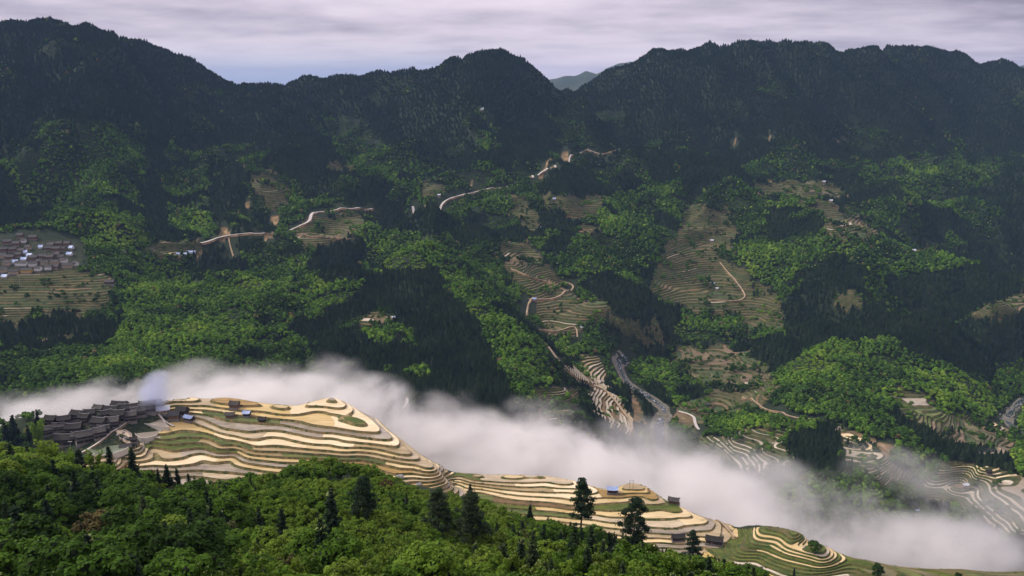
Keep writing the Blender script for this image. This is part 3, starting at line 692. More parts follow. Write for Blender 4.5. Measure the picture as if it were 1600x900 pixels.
# ================= foliage =================
def foliage_mat(name, stops, trans=.35, rough=.7, var=.35):
    """stops over 'tone' (a number on each tree); each clump of leaves varies a little"""
    m, t = mat(name, rough)
    ia = t.n('ShaderNodeAttribute', dict(attribute_name='tone', attribute_type='INSTANCER'))
    ca = t.n('ShaderNodeAttribute', dict(attribute_name='clump'))
    oi = t.n('ShaderNodeObjectInfo')
    f = t.math('ADD', ia.outputs['Fac'], t.math('MULTIPLY', t.math('SUBTRACT', oi.outputs['Random'], .5), .12))
    c = t.ramp(f, stops)
    v = t.math('ADD', t.math('MULTIPLY', ca.outputs['Fac'], 2*var), 1-var)
    hv = t.n('ShaderNodeHueSaturation', Color=c, Value=v, Saturation=1.0)
    tipm = t.mix(t.maprange(ca.outputs['Fac'], .965, .99, 0, .85), hv.outputs[0], (.34, .40, .15))
    t.link(tipm, t.b.inputs['Base Color'])
    t.b.inputs['Specular IOR Level'].default_value = .06
    tr = t.n('ShaderNodeBsdfTranslucent', Color=tipm)
    mx = t.n('ShaderNodeMixShader', Fac=trans, i1=t.b.outputs[0], i2=tr.outputs[0])
    t.link(mx.outputs[0], t.out.inputs[0])
    return m
GREENS = [(0, (.010, .022, .007)), (.25, (.024, .054, .009)), (.5, (.052, .112, .013)), (.72, (.095, .185, .018)), (.88, (.165, .25, .028)), (.93, (.10, .12, .035)), (.97, (.12, .09, .036))]
DARKS = [(0, (.010, .020, .012)), (.5, (.022, .042, .018)), (.9, (.042, .062, .024)), (1, (.05, .06, .03))]
M_leafn = foliage_mat('broad_leaves', GREENS, .35, .6)
M_leaff = foliage_mat('far_broad_leaves', GREENS, 0.0, .9, .45)
M_conn = foliage_mat('fir_needles', DARKS, .15, .7)
M_conf = foliage_mat('far_fir_needles', DARKS, 0, .9, .3)
M_bark = simple('bark', (.035, .026, .018), (.09, .07, .05), 3, bump=.6, dist=.05)
M_core = simple('dark_crown_core', (.006, .012, .005), (.014, .024, .008), 2)  # dark lumps added inside the crowns to close light gaps

def rnd_dir(rs):
    z = rs.uniform(-1, 1); a = rs.uniform(0, 2*math.pi); r = math.sqrt(1-z*z)
    return np.array([r*math.cos(a), r*math.sin(a), z])
def mesh_only(name, v, f, mats, midx=None, clump=None, smooth=False):
    me = bpy.data.meshes.new(name); me.from_pydata([tuple(map(float, q)) for q in v], [], f)
    for m in (mats if isinstance(mats, (list, tuple)) else [mats]): me.materials.append(m)
    if midx is not None: me.polygons.foreach_set('material_index', np.asarray(midx, np.int32))
    if clump is not None:
        a = me.attributes.new('clump', 'FLOAT', 'FACE'); a.data.foreach_set('value', np.asarray(clump, np.float32))
    if smooth: me.polygons.foreach_set('use_smooth', np.ones(len(me.polygons), bool))
    me.update(); return me
class Leaves:
    def __init__(s, seed): s.v = []; s.f = []; s.c = []; s.m = []; s.r = random.Random(seed)
    def quad(s, p, nrm, size, c, asp=1.0, m=0, rot=None):
        r = s.r; n_ = nrm/(np.linalg.norm(nrm)+1e-9)
        t_ = np.cross(n_, rnd_dir(r) if rot is None else rot); t_ /= np.linalg.norm(t_)+1e-9; b_ = np.cross(n_, t_)
        o = len(s.v); h = size*.5
        for x, y in ((-1, -.25), (-.1, -1), (1, .1), (.2, 1)):
            s.v.append(p+t_*x*h*asp+b_*y*h)
        s.f.append((o, o+1, o+2, o+3)); s.c.append(c); s.m.append(m)
    def blob(s, ctr, rad, n, size, up=.35, lobec=None, squash=.8, m=0):
        lc = s.r.uniform(.15, .8) if lobec is None else lobec
        for _ in range(n):
            d = rnd_dir(s.r)
            if d[2] < -.55: d[2] *= -.6
            rr = rad*s.r.uniform(.72, 1.06)
            p = ctr+d*rr*np.array([1, 1, squash])
            nn = d*.8+np.array([0, 0, up])+rnd_dir(s.r)*.55
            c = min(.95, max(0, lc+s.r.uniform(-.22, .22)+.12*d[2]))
            s.quad(p, nn, size*s.r.uniform(.7, 1.3), c, m=m)
def ico(sub):
    bm = bmesh.new(); bmesh.ops.create_icosphere(bm, subdivisions=sub, radius=1)
    v = np.array([q.co[:] for q in bm.verts]); f = [[q.index for q in g.verts] for g in bm.faces]; bm.free(); return v, f
ICO1, ICO2, ICO3 = ico(1), ico(2), ico(3)
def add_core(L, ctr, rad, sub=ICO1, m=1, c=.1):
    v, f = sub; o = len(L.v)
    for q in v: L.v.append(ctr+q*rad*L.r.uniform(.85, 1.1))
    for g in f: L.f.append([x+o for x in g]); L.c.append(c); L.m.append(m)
def taper(v, f, pts, rads, n=6):
    """a tapering limb through points"""
    o = len(v); pts = [np.array(p_, float) for p_ in pts]
    for i, (p_, r_) in enumerate(zip(pts, rads)):
        d = pts[min(i+1, len(pts)-1)]-pts[max(i-1, 0)]; d /= np.linalg.norm(d)+1e-9
        a = np.cross(d, [0, 1, .13]); a /= np.linalg.norm(a)+1e-9; b = np.cross(d, a)
        for k in range(n):
            th = 2*math.pi*k/n; v.append(p_+(a*math.cos(th)+b*math.sin(th))*r_)
    for i in range(len(pts)-1):
        for k in range(n):
            f.append((o+i*n+k, o+i*n+(k+1) % n, o+(i+1)*n+(k+1) % n, o+(i+1)*n+k))
    f.append(tuple(o+(len(pts)-1)*n+k for k in range(n)))

# ---- far tree kinds (unit metres), used only for the woods nobody could count
def far_broad(seed, hi):
    L = Leaves(seed); r = L.r
    nl = 7 if hi else 5
    for k in range(nl):
        a = r.uniform(0, 6.28); rr = r.uniform(1.0, 2.3) if k else 0
        c = np.array([rr*math.cos(a), rr*math.sin(a), 5.2+r.uniform(-1.3, 1.4)+(1.3 if k == 0 else 0)]); rad = r.uniform(1.6, 2.3)
        L0 = r.uniform(.2, .8); o = len(L.v); v, f = ICO2 if hi else ICO1
        for q in v: L.v.append(c+q*rad*np.array([1, 1, .85])*(1+r.uniform(-.16, .16)))
        for g in f: L.f.append([x+o for x in g]); L.c.append(min(1, max(0, L0+r.uniform(-.35, .35)))); L.m.append(0)
        L.blob(c, rad*1.06, 34 if hi else 12, .9, lobec=L0)
    return mesh_only('far_broad_crown', L.v, L.f, [M_leaff], clump=L.c)
def far_con(seed, hi, thin=1.0):
    L = Leaves(seed); r = L.r; H = 11.0; ns = 9 if hi else 6; n = 9 if hi else 7
    for k in range(ns):
        z0 = 1.2+(H-2.4)*k/ns; z1 = z0+H/ns*1.9; R0 = (2.4*(1-k/ns)**.8+.35)*thin; o = len(L.v)
        L.v.append(np.array([0, 0, min(z1, H)]))
        for q in range(n*2):
            a = math.pi*q/n+k*.5; rr = R0*(r.uniform(.85, 1.2) if q % 2 == 0 else .55)
            L.v.append(np.array([rr*math.cos(a), rr*math.sin(a), z0+(-.25 if q % 2 == 0 else .35)+r.uniform(-.2, .2)]))
        for q in range(n*2):
            L.f.append([o, o+1+q, o+1+(q+1) % (2*n)]); L.c.append(r.uniform(0, .9)); L.m.append(0)
    o = len(L.v)
    for q in range(4): L.v.append(np.array([.2*math.cos(q*1.57), .2*math.sin(q*1.57), -1.0]))
    L.v.append(np.array([0, 0, 5.]))
    for q in range(4): L.f.append([o+q, o+(q+1) % 4, o+4]); L.c.append(0); L.m.append(0)
    return mesh_only('far_fir_crown', L.v, L.f, [M_conf], clump=L.c)
def far_bush(seed):
    L = Leaves(seed); r = L.r
    for k in range(4):
        c = np.array([r.uniform(-1, 1), r.uniform(-1, 1), .7]); L.blob(c, r.uniform(.7, 1.2), 26, .6)
    return mesh_only('far_bush', L.v, L.f, [M_leaff], clump=L.c)
def coll(name, meshes):
    c = bpy.data.collections.new(name)
    for i, me in enumerate(meshes):
        o = bpy.data.objects.new('%s_%s' % (name, 'abcdefghij'[i]), me); c.objects.link(o)
    return c
def instancer(name, label, X, Y, Z, S, T, K, cl, sz=None):
    """one object of many small trees: points with size, turn, tone and kind"""
    n = len(X); me = bpy.data.meshes.new(name); me.vertices.add(n)
    me.vertices.foreach_set('co', np.stack([X, Y, Z], 1).astype(np.float32).ravel())
    def fa(nm, typ, arr, key='value'):
        a = me.attributes.new(nm, typ, 'POINT'); a.data.foreach_set(key, arr)
    rr = np.random.RandomState(n)
    fa('tone', 'FLOAT', T.astype(np.float32)); fa('kindno', 'INT', K.astype(np.int32))
    fa('siz', 'FLOAT_VECTOR', np.stack([S*rr.uniform(.85, 1.2, n), S*rr.uniform(.85, 1.2, n), S*(1 if sz is None else sz)*rr.uniform(.85, 1.2, n)], 1).astype(np.float32).ravel(), 'vector')
    fa('turn', 'FLOAT_VECTOR', np.stack([rr.uniform(-.06, .06, n), rr.uniform(-.06, .06, n), rr.uniform(0, 6.28, n)], 1).astype(np.float32).ravel(), 'vector')
    o = link(bpy.data.objects.new(name, me))
    ng = bpy.data.node_groups.new(name, 'GeometryNodeTree')
    ng.interface.new_socket('Geometry', in_out='INPUT', socket_type='NodeSocketGeometry'); ng.interface.new_socket('Geometry', in_out='OUTPUT', socket_type='NodeSocketGeometry')
    N = ng.nodes; gi = N.new('NodeGroupInput'); go = N.new('NodeGroupOutput')
    iop = N.new('GeometryNodeInstanceOnPoints'); ci = N.new('GeometryNodeCollectionInfo'); ci.inputs['Collection'].default_value = cl
    ci.inputs['Separate Children'].default_value = True; ci.inputs['Reset Children'].default_value = True
    def na(nm, typ):
        q = N.new('GeometryNodeInputNamedAttribute'); q.data_type = typ; q.inputs['Name'].default_value = nm; return q.outputs[0]
    l = ng.links.new
    l(gi.outputs[0], iop.inputs['Points']); l(ci.outputs[0], iop.inputs['Instance']); iop.inputs['Pick Instance'].default_value = True
    l(na('kindno', 'INT'), iop.inputs['Instance Index'])
    e2r = N.new('FunctionNodeEulerToRotation'); l(na('turn', 'FLOAT_VECTOR'), e2r.inputs[0]); l(e2r.outputs[0], iop.inputs['Rotation'])
    l(na('siz', 'FLOAT_VECTOR'), iop.inputs['Scale']); l(iop.outputs[0], go.inputs[0])
    md = o.modifiers.new('trees', 'NODES'); md.node_group = ng
    tag(o, label, kind='stuff'); return o

FB = coll('far_broad', [far_broad(i, True) for i in range(4)])
FBL = coll('farther_broad', [far_broad(20+i, False) for i in range(3)])
FCN = coll('far_fir', [far_con(i, True, .85+.15*i) for i in range(3)])
FCL = coll('farther_fir', [far_con(10+i, False, .85+.15*i) for i in range(3)])
FBU = coll('far_bush', [far_bush(i) for i in range(3)])

print('woods', time.time()-_t0)
rs = np.random.RandomState(5)
BX, BY = [], []
y = 640.0
while y < 3900:
    sp = 5.5+1.9*min(1, max(0, (y-900)/1600)) + 1.5*min(1, max(0, (y-2500)/800))
    xs_ = np.arange(-.70*y, .70*y, sp); BX.append(xs_+rs.uniform(-.45, .45, len(xs_))*sp); BY.append(y+rs.uniform(-.45, .45, len(xs_))*sp); y += sp*.92
BX = np.concatenate(BX); BY = np.concatenate(BY)
BY = np.clip(BY, 630, 4000)
ok = grid_at(SEEN, BX, BY) & (grid_at(NOTREE, BX, BY) < .5)
BX, BY = BX[ok], BY[ok]
BZ = grid_z(BX, BY); BZ = BZ+np.where(grid_at(TERM, BX, BY) > 0, grid_at(TERM, BX, BY)*.75, 0); bpx, bpy_ = project(BX, BY, BZ)
ter = grid_at(dilate(TERM, 0), BX, BY) > 0
rv = rs.rand(len(BX))
# single trees and scrub stand about on the terraces too
patchy = perlin(BX/30, BY/30, 51)
nearfog = (BY < 860)
bush = ter & (BY > 900) & (((patchy > .30) & (rv < .55)) | (rv < .035))
lone = ter & (BY > 900) & (((perlin(BX/55, BY/45, 53) > .44) & (rv > .45)) | (rv > .992))
keep = (~ter | lone) & ~(nearfog & (rv < .35)) & ~((BY < 860) & ((bpx > 75) | (rv < .8)))
n1 = perlin(BX/230, BY/200, 41)+.6*perlin(BX/80, BY/75, 42)+.25*perlin(BX/30, BY/30, 44)
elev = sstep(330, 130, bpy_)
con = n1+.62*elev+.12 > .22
inC = np.zeros(len(BX), bool); inB = np.zeros(len(BX), bool)
jx = bpx+8*perlin(BX/35, BY/35, 45); jy = bpy_+6*perlin(BX/35, BY/35, 46)
for pl in BRO: inB |= inpoly(jx, jy, pl)
for pl in CON: inC |= inpoly(jx, jy, pl)
con = (con & ~lone & ~inB & (BY > 800)) | (inB & (n1 > .55)) | (inC & (n1 > -.55))
bright = .37+.30*perlin(BX/140, BY/140, 47)+.25*perlin(BX/45, BY/45, 48)+.16*inB-.34*elev+rs.normal(0, .08, len(BX))  # darker with height: cloud shade on the mountains put into the leaf tone
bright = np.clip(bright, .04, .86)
odd = rs.rand(len(BX)) < .016; bright[odd] = rs.uniform(.88, .98, odd.sum())
scrub = keep & ~con & (perlin(BX/90, BY/70, 49) > .38) & (BY > 1200)
nearb = BY < 1750
def put(nm, lb, msk, cl, s0, s1, tones, sz=None, nk=3):
    n = int(msk.sum()); print(nm, n)
    S = rs.uniform(s0, s1, n); K = rs.randint(0, nk, n)
    instancer(nm, lb, BX[msk], BY[msk], BZ[msk]-.5, S, tones[msk], K, cl, sz)
tonec = np.clip(.42+.3*perlin(BX/60, BY/60, 50)+rs.normal(0, .15, len(BX)), 0, 1)
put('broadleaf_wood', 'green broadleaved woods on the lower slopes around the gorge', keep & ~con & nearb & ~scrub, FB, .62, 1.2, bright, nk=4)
put('far_broadleaf_wood', 'broadleaved woods high on the far mountains, cloud shade put into their green', keep & ~con & ~nearb & ~scrub, FBL, .85, 1.45, bright)
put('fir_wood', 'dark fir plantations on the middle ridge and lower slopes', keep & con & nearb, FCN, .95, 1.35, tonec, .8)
tonec *= 1-.5*elev  # upper firs darkened too, cloud shade put into their tone
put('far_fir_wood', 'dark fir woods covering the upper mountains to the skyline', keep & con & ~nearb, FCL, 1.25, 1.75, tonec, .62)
tf = np.array(TUFT); tn_ = perlin(tf[:, 0]/22, tf[:, 1]/22, 70); tf = tf[tn_+rs.normal(0, .25, len(tf)) > .12]
instancer('bank_weeds', 'weeds and small bushes along the terrace banks', tf[:, 0], tf[:, 1], tf[:, 2]-.15, rs.uniform(.18, .55, len(tf))**1.3, rs.uniform(.2, .75, len(tf)), rs.randint(0, 3, len(tf)), FBU)
bs = bush | (scrub & keep)
put('scrub', 'low green scrub between the terraces', bs, FBU, 1.1, 2.6, np.clip(bright+.1, 0, .85))
# ================= roads, river =================
print('built', time.time()-_t0)
M_road = simple('pale_concrete_road', (.42, .39, .35), (.60, .56, .50), .2, lo=.3, hi=.7)
M_track = simple('earth_track', (.26, .19, .11), (.46, .36, .24), .12, lo=.3, hi=.7)
M_cut = simple('road_cutting', (.10, .075, .04), (.34, .23, .12), .06, lo=.4, hi=.62)
def ribbon(name, line, wd, m, label, lift=.9, na=3, wf=None, skirt=True, noise=0):
    vs, fs = [], []; n = len(line); X = []; Y = []; prof = []
    for i, p_ in enumerate(line):
        d = line[min(i+1, n-1)]-line[max(i-1, 0)]; d.z = 0
        s = Vector((-d.y, d.x, 0)); s.normalize()
        wl = wd*(wf(i/n) if wf else 1)
        for k in range(na+1):
            o = (k/na-.5)*wl*(1+noise*float(perlin(i*.31, k*3.3, 7))); X.append(p_.x+s.x*o); Y.append(p_.y+s.y*o)
    X = np.array(X); Y = np.array(Y); Z = ground(X, Y).reshape(n, na+1)
    lv = grid_at(TERM, X, Y).reshape(n, na+1)
    if not noise: Z = np.repeat((Z.max(1)*.6+Z.mean(1)*.4)[:, None], na+1, 1)
    Z = Z+lift+np.repeat(lv.max(1)[:, None]*.8, na+1, 1)
    if not noise:
        zz = Z[:, 0].copy()
        for _ in range(4): zz[1:-1] = (zz[:-2]+2*zz[1:-1]+zz[2:])/4
        Z = np.repeat(np.maximum(zz, Z.min(1)-.3)[:, None], na+1, 1)
    X = X.reshape(n, na+1); Y = Y.reshape(n, na+1)
    for i in range(n):
        for k in range(na+1): vs.append((X[i, k], Y[i, k], Z[i, k]))
    for i in range(n-1):
        for k in range(na): q = i*(na+1)+k; fs.append((q, q+1, q+na+2, q+na+1))
    mi = [0]*len(fs)
    if skirt:
        for k, sg in ((0, 1), (na, -1)):
            o = len(vs)
            for i in range(n): vs.append((X[i, k]+(X[i, k]-X[i, 1])*.8, Y[i, k]+(Y[i, k]-Y[i, 1])*.8, Z[i, k]-4.5))
            for i in range(n-1): fs.append((i*(na+1)+k, (i+1)*(na+1)+k, o+i+1, o+i)); mi.append(1)
    return tag(meshob(name, vs, fs, [m, M_cut], midx=mi), label, kind='structure')
RLBL = ['pale road winding along the left mountainside', 'pale road crossing the middle slope below the twin saddle', 'steep road bend beside the orange landslide', 'road climbing to the pass',
        'track between the middle terraces', 'looping track under the middle terraces', 'short track left of the blue hut', 'zigzag path at the foot of the terraces', 'long track running down beside the pale terraces to the gorge',
        'path climbing the big terraced slope', 'pale lane by the river bend', 'track at the foot of the wooded hill', 'track through the left fields', 'footpath down the left gully', 'pale bend of road at the edge of the mist', 'small lane by the far right terraces', 'earth path between the two near terrace groups']
for (l, wd, kind), lb in zip(ROADL, RLBL):
    if len(l) > 2: ribbon('road' if kind == 'pale' else 'track', l, wd*(1 if kind == 'pale' else .75), M_road if kind == 'pale' else M_track, lb)
# river: gravel bed, dark water, white rapids, boulders
M_gravel = simple('river_gravel', (.07, .07, .045), (.24, .22, .17), .35, lo=.35, hi=.65)
mw, t = mat('river_water', .12); p = pos(t)
nw = t.noise(p, .10, 5, .65); nb = t.noise(p, .6, 4, .7)
rap = t.maprange(t.math('ADD', nw, t.math('MULTIPLY', t.math('SUBTRACT', nb, .5), .5)), .58, .68)
t.link(t.mix(rap, (.030, .045, .045), (.55, .56, .56)), t.b.inputs['Base Color']); t.link(t.maprange(rap, 0, 1, .12, .8), t.b.inputs['Roughness'])
t.b.inputs['Specular IOR Level'].default_value = .5
bn = t.n('ShaderNodeBump', Strength=.5, Distance=.4, Height=nb); t.link(bn.outputs[0], t.b.inputs['Normal'])
for nm, l, wd in (('near the bend in the gorge', RIVL, .85), ('at the right edge below the wooded hill', RIVL2, .6)):
    if len(l) < 3: continue
    ribbon('river_bed', l, 26*wd, M_gravel, 'gravel banks of the river '+nm, .5, 6, skirt=False, noise=.5)
    ribbon('river', l, 15*wd, mw, 'dark river with white rapids '+nm, .95, 5, skirt=False, noise=.3, wf=lambda u: .8+.35*math.sin(u*17))
M_rock = simple('grey_rock', (.12, .11, .10), (.34, .32, .29), .5, bump=.6, dist=.3, lo=.35, hi=.65)
def boulder_mesh(seed, r):
    q = random.Random(seed); v, f = ICO2
    vv = []
    for a in v:
        k = 1+.25*float(perlin(a[0]*1.3+seed, a[1]*1.3, 3))+.2*float(perlin(a[2]*1.6, a[0]*1.5+seed, 4))
        vv.append(a*r*k*np.array([1.2, .9, .7]))
    return mesh_only('boulder', vv, f, [M_rock])
BM = [boulder_mesh(i, 1.0) for i in range(4)]
q = random.Random(3); vs, fs = [], []
for l in (RIVL, RIVL2):
    for _ in range(70):
        p_ = q.choice(l); x = p_.x+q.uniform(-13, 13); yy = p_.y+q.uniform(-8, 8); r_ = q.uniform(.4, 1.4)
        o = len(vs); me = q.choice(BM); z = gz(x, yy)+1.0
        vs += [(a.co.x*r_+x, a.co.y*r_+yy, a.co.z*r_+z) for a in me.vertices]; fs += [[b+o for b in g.vertices] for g in me.polygons]
tag(meshob('river_stones', vs, fs, M_rock), 'grey boulders strewn along the river', kind='stuff')
for (x, yy, s, lb) in ((625, 746, 3.4, 'pale grey boulder at the terrace edge above the green shrubs'), (655, 758, 3.0, 'pale grey boulder lower right of the larger one beside the terraces')):
    o = link(bpy.data.objects.new('boulder', BM[1])); o.location = hit(x, yy, 280, 700); o.scale = (s, s, s*1.1); tag(o, lb, 'boulder')

# ================= houses =================
def tile_mat(name, c1, c2, rough=.8):
    m, t = mat(name, rough); tcn = t.n('ShaderNodeTexCoord'); o = tcn.outputs['Object']
    n = t.noise(o, .7, 5, .7); n2 = t.noise(pos(t), .09, 2)
    wv = t.n('ShaderNodeTexWave', dict(wave_type='BANDS', bands_direction='X'), Vector=o, Scale=1.6)
    c = t.ramp(t.math('ADD', t.math('MULTIPLY', n, .7), t.math('MULTIPLY', n2, .3)), [(.35, c1), (.65, c2)])
    t.link(t.mix(t.math('MULTIPLY', wv.outputs['Fac'], .25), c, (.02, .02, .02)), t.b.inputs['Base Color'])
    bn = t.n('ShaderNodeBump', Strength=.6, Distance=.12, Height=wv.outputs['Fac']); t.link(bn.outputs[0], t.b.inputs['Normal']); return m
M_tile = tile_mat('dark_grey_tiles', (.016, .015, .013), (.052, .046, .038))
M_tile2 = tile_mat('weathered_grey_tiles', (.045, .042, .038), (.115, .105, .09))
M_tileb = tile_mat('brown_grey_tiles', (.05, .048, .045), (.12, .115, .105))
M_tin = simple('blue_tin_roof', (.22, .32, .55), (.42, .50, .66), .6, rough=.45)
M_tinw = simple('whitish_tin_roof', (.40, .43, .50), (.58, .61, .68), .6, rough=.45)
M_ridge = simple('weathered_ridge', (.26, .25, .24), (.50, .49, .47), 1)
M_wood = simple('dark_timber_wall', (.022, .016, .012), (.07, .05, .035), .8)
M_woodb = simple('brown_timber_wall', (.09, .055, .03), (.20, .13, .075), .8)
M_mud = simple('tan_plaster_wall', (.30, .24, .16), (.46, .37, .25), .4)
M_white = simple('whitewashed_wall', (.55, .54, .50), (.75, .74, .70), .4)
M_ochre = simple('ochre_wall', (.40, .24, .06), (.55, .36, .12), .4)
M_stone = simple('stone_footing', (.12, .11, .10), (.24, .22, .19), .9)
M_dark = simple('dark_window_glass', (.006, .007, .009), (.012, .013, .016), 2, rough=.3)
def box(v, f, x0, x1, y0, y1, z0, z1):
    o = len(v); v += [(x, y, z) for z in (z0, z1) for y in (y0, y1) for x in (x0, x1)]
    f += [tuple(o+i for i in g) for g in ((0, 2, 3, 1), (4, 5, 7, 6), (0, 1, 5, 4), (2, 6, 7, 3), (0, 4, 6, 2), (1, 3, 7, 5))]
def roof_geo(w, d, h, rh, over=.9, th=.28, sag=.25, lift=.35):
    n = 9; prof = [(-(d/2+over), -rh*.22), (-(d*.27), rh*.40), (0, rh), (d*.27, rh*.40), (d/2+over, -rh*.22)]
    v, f = [], []; W = w/2+over*.8
    for i in range(n):
        x = -W+2*W*i/(n-1); up = lift*abs(x/W)**4-sag*(1-(x/W)**2)*.5
        for lay in (0, -th):
            for (y, z) in prof: v.append((x, y, h+z+up+lay+.25))
    S = 10
    for i in range(n-1):
        for k in range(4):
            a = i*S+k; f.append((a, a+S, a+S+1, a+1)); a += 5; f.append((a, a+1, a+S+1, a+S))
        for k in (0, 4): a = i*S+k; f.append((a, a+5, a+S+5, a+S) if k == 0 else (a, a+S, a+S+5, a+5))
    for i in (0, n-1):
        for k in range(4): a = i*S+k; f.append((a, a+1, a+6, a+5) if i == 0 else (a+1, a, a+5, a+6))
    return v, f
_hc = {}
def house(loc, rz, w, d, h, label, name='timber_house', cat='house', group=None, wall=None, roof=None, rh=None, ridge=True, wins=True, skirt=True, foot=1.5):
    wall = wall or M_wood; roof = roof or M_tile; rh = rh or d*.36
    key = (round(w), round(d), round(h, 1), wall.name, roof.name, ridge, wins, skirt, foot)
    t_ = empty(name, loc, rz); tag(t_, label, cat, group)
    if key not in _hc:
        ms = {}
        v, f = [], []; box(v, f, -w/2, w/2, -d/2, d/2, 0, h)
        # gable triangles
        for s in (-1, 1):
            o = len(v); x = s*(w/2-.02); v += [(x, -d/2, h), (x, d/2, h), (x, 0, h+rh*.9), (x-s*.25, -d/2, h), (x-s*.25, d/2, h), (x-s*.25, 0, h+rh*.9)]
            f += [(o, o+1, o+2), (o+3, o+5, o+4), (o, o+2, o+5, o+3), (o+1, o+4, o+5, o+2)]
        if h > 4.5:   # storey beam and corner posts
            box(v, f, -w/2-.12, w/2+.12, -d/2-.35, -d/2-.003, h*.47, h*.47+.35)
            for k in range(5): xx = -w/2+w*k/4; box(v, f, xx-.12, xx+.12, -d/2-.3, -d/2-.002, .02, h-.05)
        ms['wall'] = mesh_only('wall', v, f, wall)
        v, f = [], []; box(v, f, -w/2-.5, w/2+.5, -d/2-.5, d/2+.5, -foot-1.5, -.01); ms['footing'] = mesh_only('footing', v, f, M_stone)
        v, f = roof_geo(w, d, h, rh); ms['roof'] = mesh_only('roof', v, f, roof)
        if skirt:
            zz = h*.52
            for s in (-1, 1):
                v, f = [], []
                o = len(v); W = w/2+.4
                v += [(-W, s*(d/2+.04), zz+.6), (W, s*(d/2+.04), zz+.6), (W+.5, s*(d/2+1.5), zz-.15), (-W-.5, s*(d/2+1.5), zz-.15), (-W, s*(d/2+.04), zz+.4), (W, s*(d/2+.04), zz+.4), (W+.5, s*(d/2+1.5), zz-.35), (-W-.5, s*(d/2+1.5), zz-.35)]
                f += [(o, o+1, o+2, o+3), (o+4, o+7, o+6, o+5), (o+3, o+2, o+6, o+7), (o, o+3, o+7, o+4), (o+1, o+5, o+6, o+2)]
                ms['lower_eave%d' % s] = mesh_only('lower_eave', v, f, roof)
        if ridge:
            v, f = [], []; W = w/2+.7; n = 8
            for i in range(n):
                xa, xb = -W+2*W*i/n, -W+2*W*(i+1)/n; xm = (xa+xb)/2; up = .35*abs(xm/W)**4-.125*(1-(xm/W)**2)+(.25 if i in (0, n-1) else 0)
                box(v, f, xa+.01, xb-.01, -.16, .16, h+rh+.2+up, h+rh+.46+up)
            ms['ridge'] = mesh_only('ridge', v, f, M_ridge)
        if wins:
            v, f = [], []; ww = min(1.3, w*.11); box(v, f, -ww/2, ww/2, -.12, .12, 0, 1.3); ms['window'] = mesh_only('window', v, f, M_dark)
            v, f = [], []
            box(v, f, -ww/2-.12, ww/2+.12, -.2, .1, -.14, -.01); box(v, f, -ww/2-.12, ww/2+.12, -.2, .1, 1.31, 1.44); box(v, f, -.04, .04, -.17, -.125, .01, 1.29)
            ms['window_frame'] = mesh_only('window_frame', v, f, M_woodb)
            v, f = [], []; box(v, f, -.7, .7, -.1, .1, .02, 2.2); ms['door'] = mesh_only('door', v, f, M_woodb)
        _hc[key] = ms
    ms = _hc[key]
    for nm in ('wall', 'footing', 'roof', 'lower_eave-1', 'lower_eave1', 'ridge'):
        if nm in ms: link(bpy.data.objects.new(nm.strip('-1'), ms[nm]), t_)
    if wins:
        zs = ((h*.12+.5, 1), (h*.62, 1)) if h > 4.5 else ((h*.35, 1),)
        for zi, _ in zs:
            for k in range(4):
                if zi < h*.5 and k == 1: continue
                o = link(bpy.data.objects.new('window', ms['window']), t_); o.location = (-w/2+w*(k+.5)/4, -d/2-.02, zi)
                link(bpy.data.objects.new('window_frame', ms['window_frame']), o)
        o = link(bpy.data.objects.new('door', ms['door']), t_); o.location = (-w/2+w*1.5/4, -d/2-.03, 0)
    return t_
VH = [ # photo x,y of the footing; turn; w d h; roof; label
 (81, 664, 8, 12, 9, 6, 0, 'dark timber house at the left end of the back row'),
 (101, 664, 5, 13, 9, 6, 0, 'dark timber house second in the back row'),
 (74, 678, 12, 13, 8, 5, 1, 'low greyish roofed house half behind trees at the left edge of the village'),
 (116, 676, 8, 16, 10, 7, 0, 'wide dark house with a long white ridge in the middle of the left cluster'),
 (123, 655, 5, 15, 9, 6, 0, 'dark tiled house standing highest on the left of the village'),
 (141, 653, -5, 12, 9, 6, 0, 'small dark house between the back row houses'),
 (156, 668, 6, 15, 10, 7, 0, 'tall dark house at the heart of the village'),
 (133, 660, 4, 11, 8, 5.5, 0, 'narrow dark house wedged in the middle rows'),
 (103, 694, 8, 20, 11, 7, 0, 'broad dark front house with a wide tiled roof nearest the trees'),
 (134, 690, 10, 18, 11, 6.5, 1, 'broad front house with a lighter grey roof beside the green pond'),
 (156, 683, 25, 11, 10, 6, 1, 'grey roofed house turned towards the pond path'),
 (176, 666, 14, 14, 10, 7, 1, 'light grey roofed house facing the curved pond path'),
 (163, 676, 10, 12, 8, 5.5, 0, 'dark house behind the pond path wall'),
 (186, 657, 18, 14, 10, 7, 0, 'dark house on the bend of the curved path'),
 (175, 647, 14, 14, 9, 6, 0, 'dark house above the bend of the path'),
 (203, 644, 16, 22, 10, 6.5, 0, 'long dark roofed house along the back of the village'),
 (188, 641, 16, 17, 9, 6, 0, 'long dark house rising behind the path houses'),
 (216, 648, 20, 15, 10, 6, 1, 'grey roofed house on the right side of the village'),
 (231, 643, 22, 17, 10, 7, 1, 'big grey house by the smoke at the right of the village'),
 (204, 657, 24, 13, 9, 6, 1, 'grey roofed house above the upper grey pond'),
 (166, 655, 10, 11, 8, 6, 0, 'small dark house deep in the village'),
 (92, 672, 8, 11, 8, 5, 1, 'small weathered house between two dark front roofs'),
 (155, 641, 8, 11, 8, 5, 1, 'pale fronted house on the back edge of the village'),
 (243, 636, 20, 12, 9, 5.5, 1, 'grey house wrapped in smoke at the ridge edge'),
 (120, 688, 5, 9, 8, 5, 1, 'small house squeezed between the two broad front houses'),
]
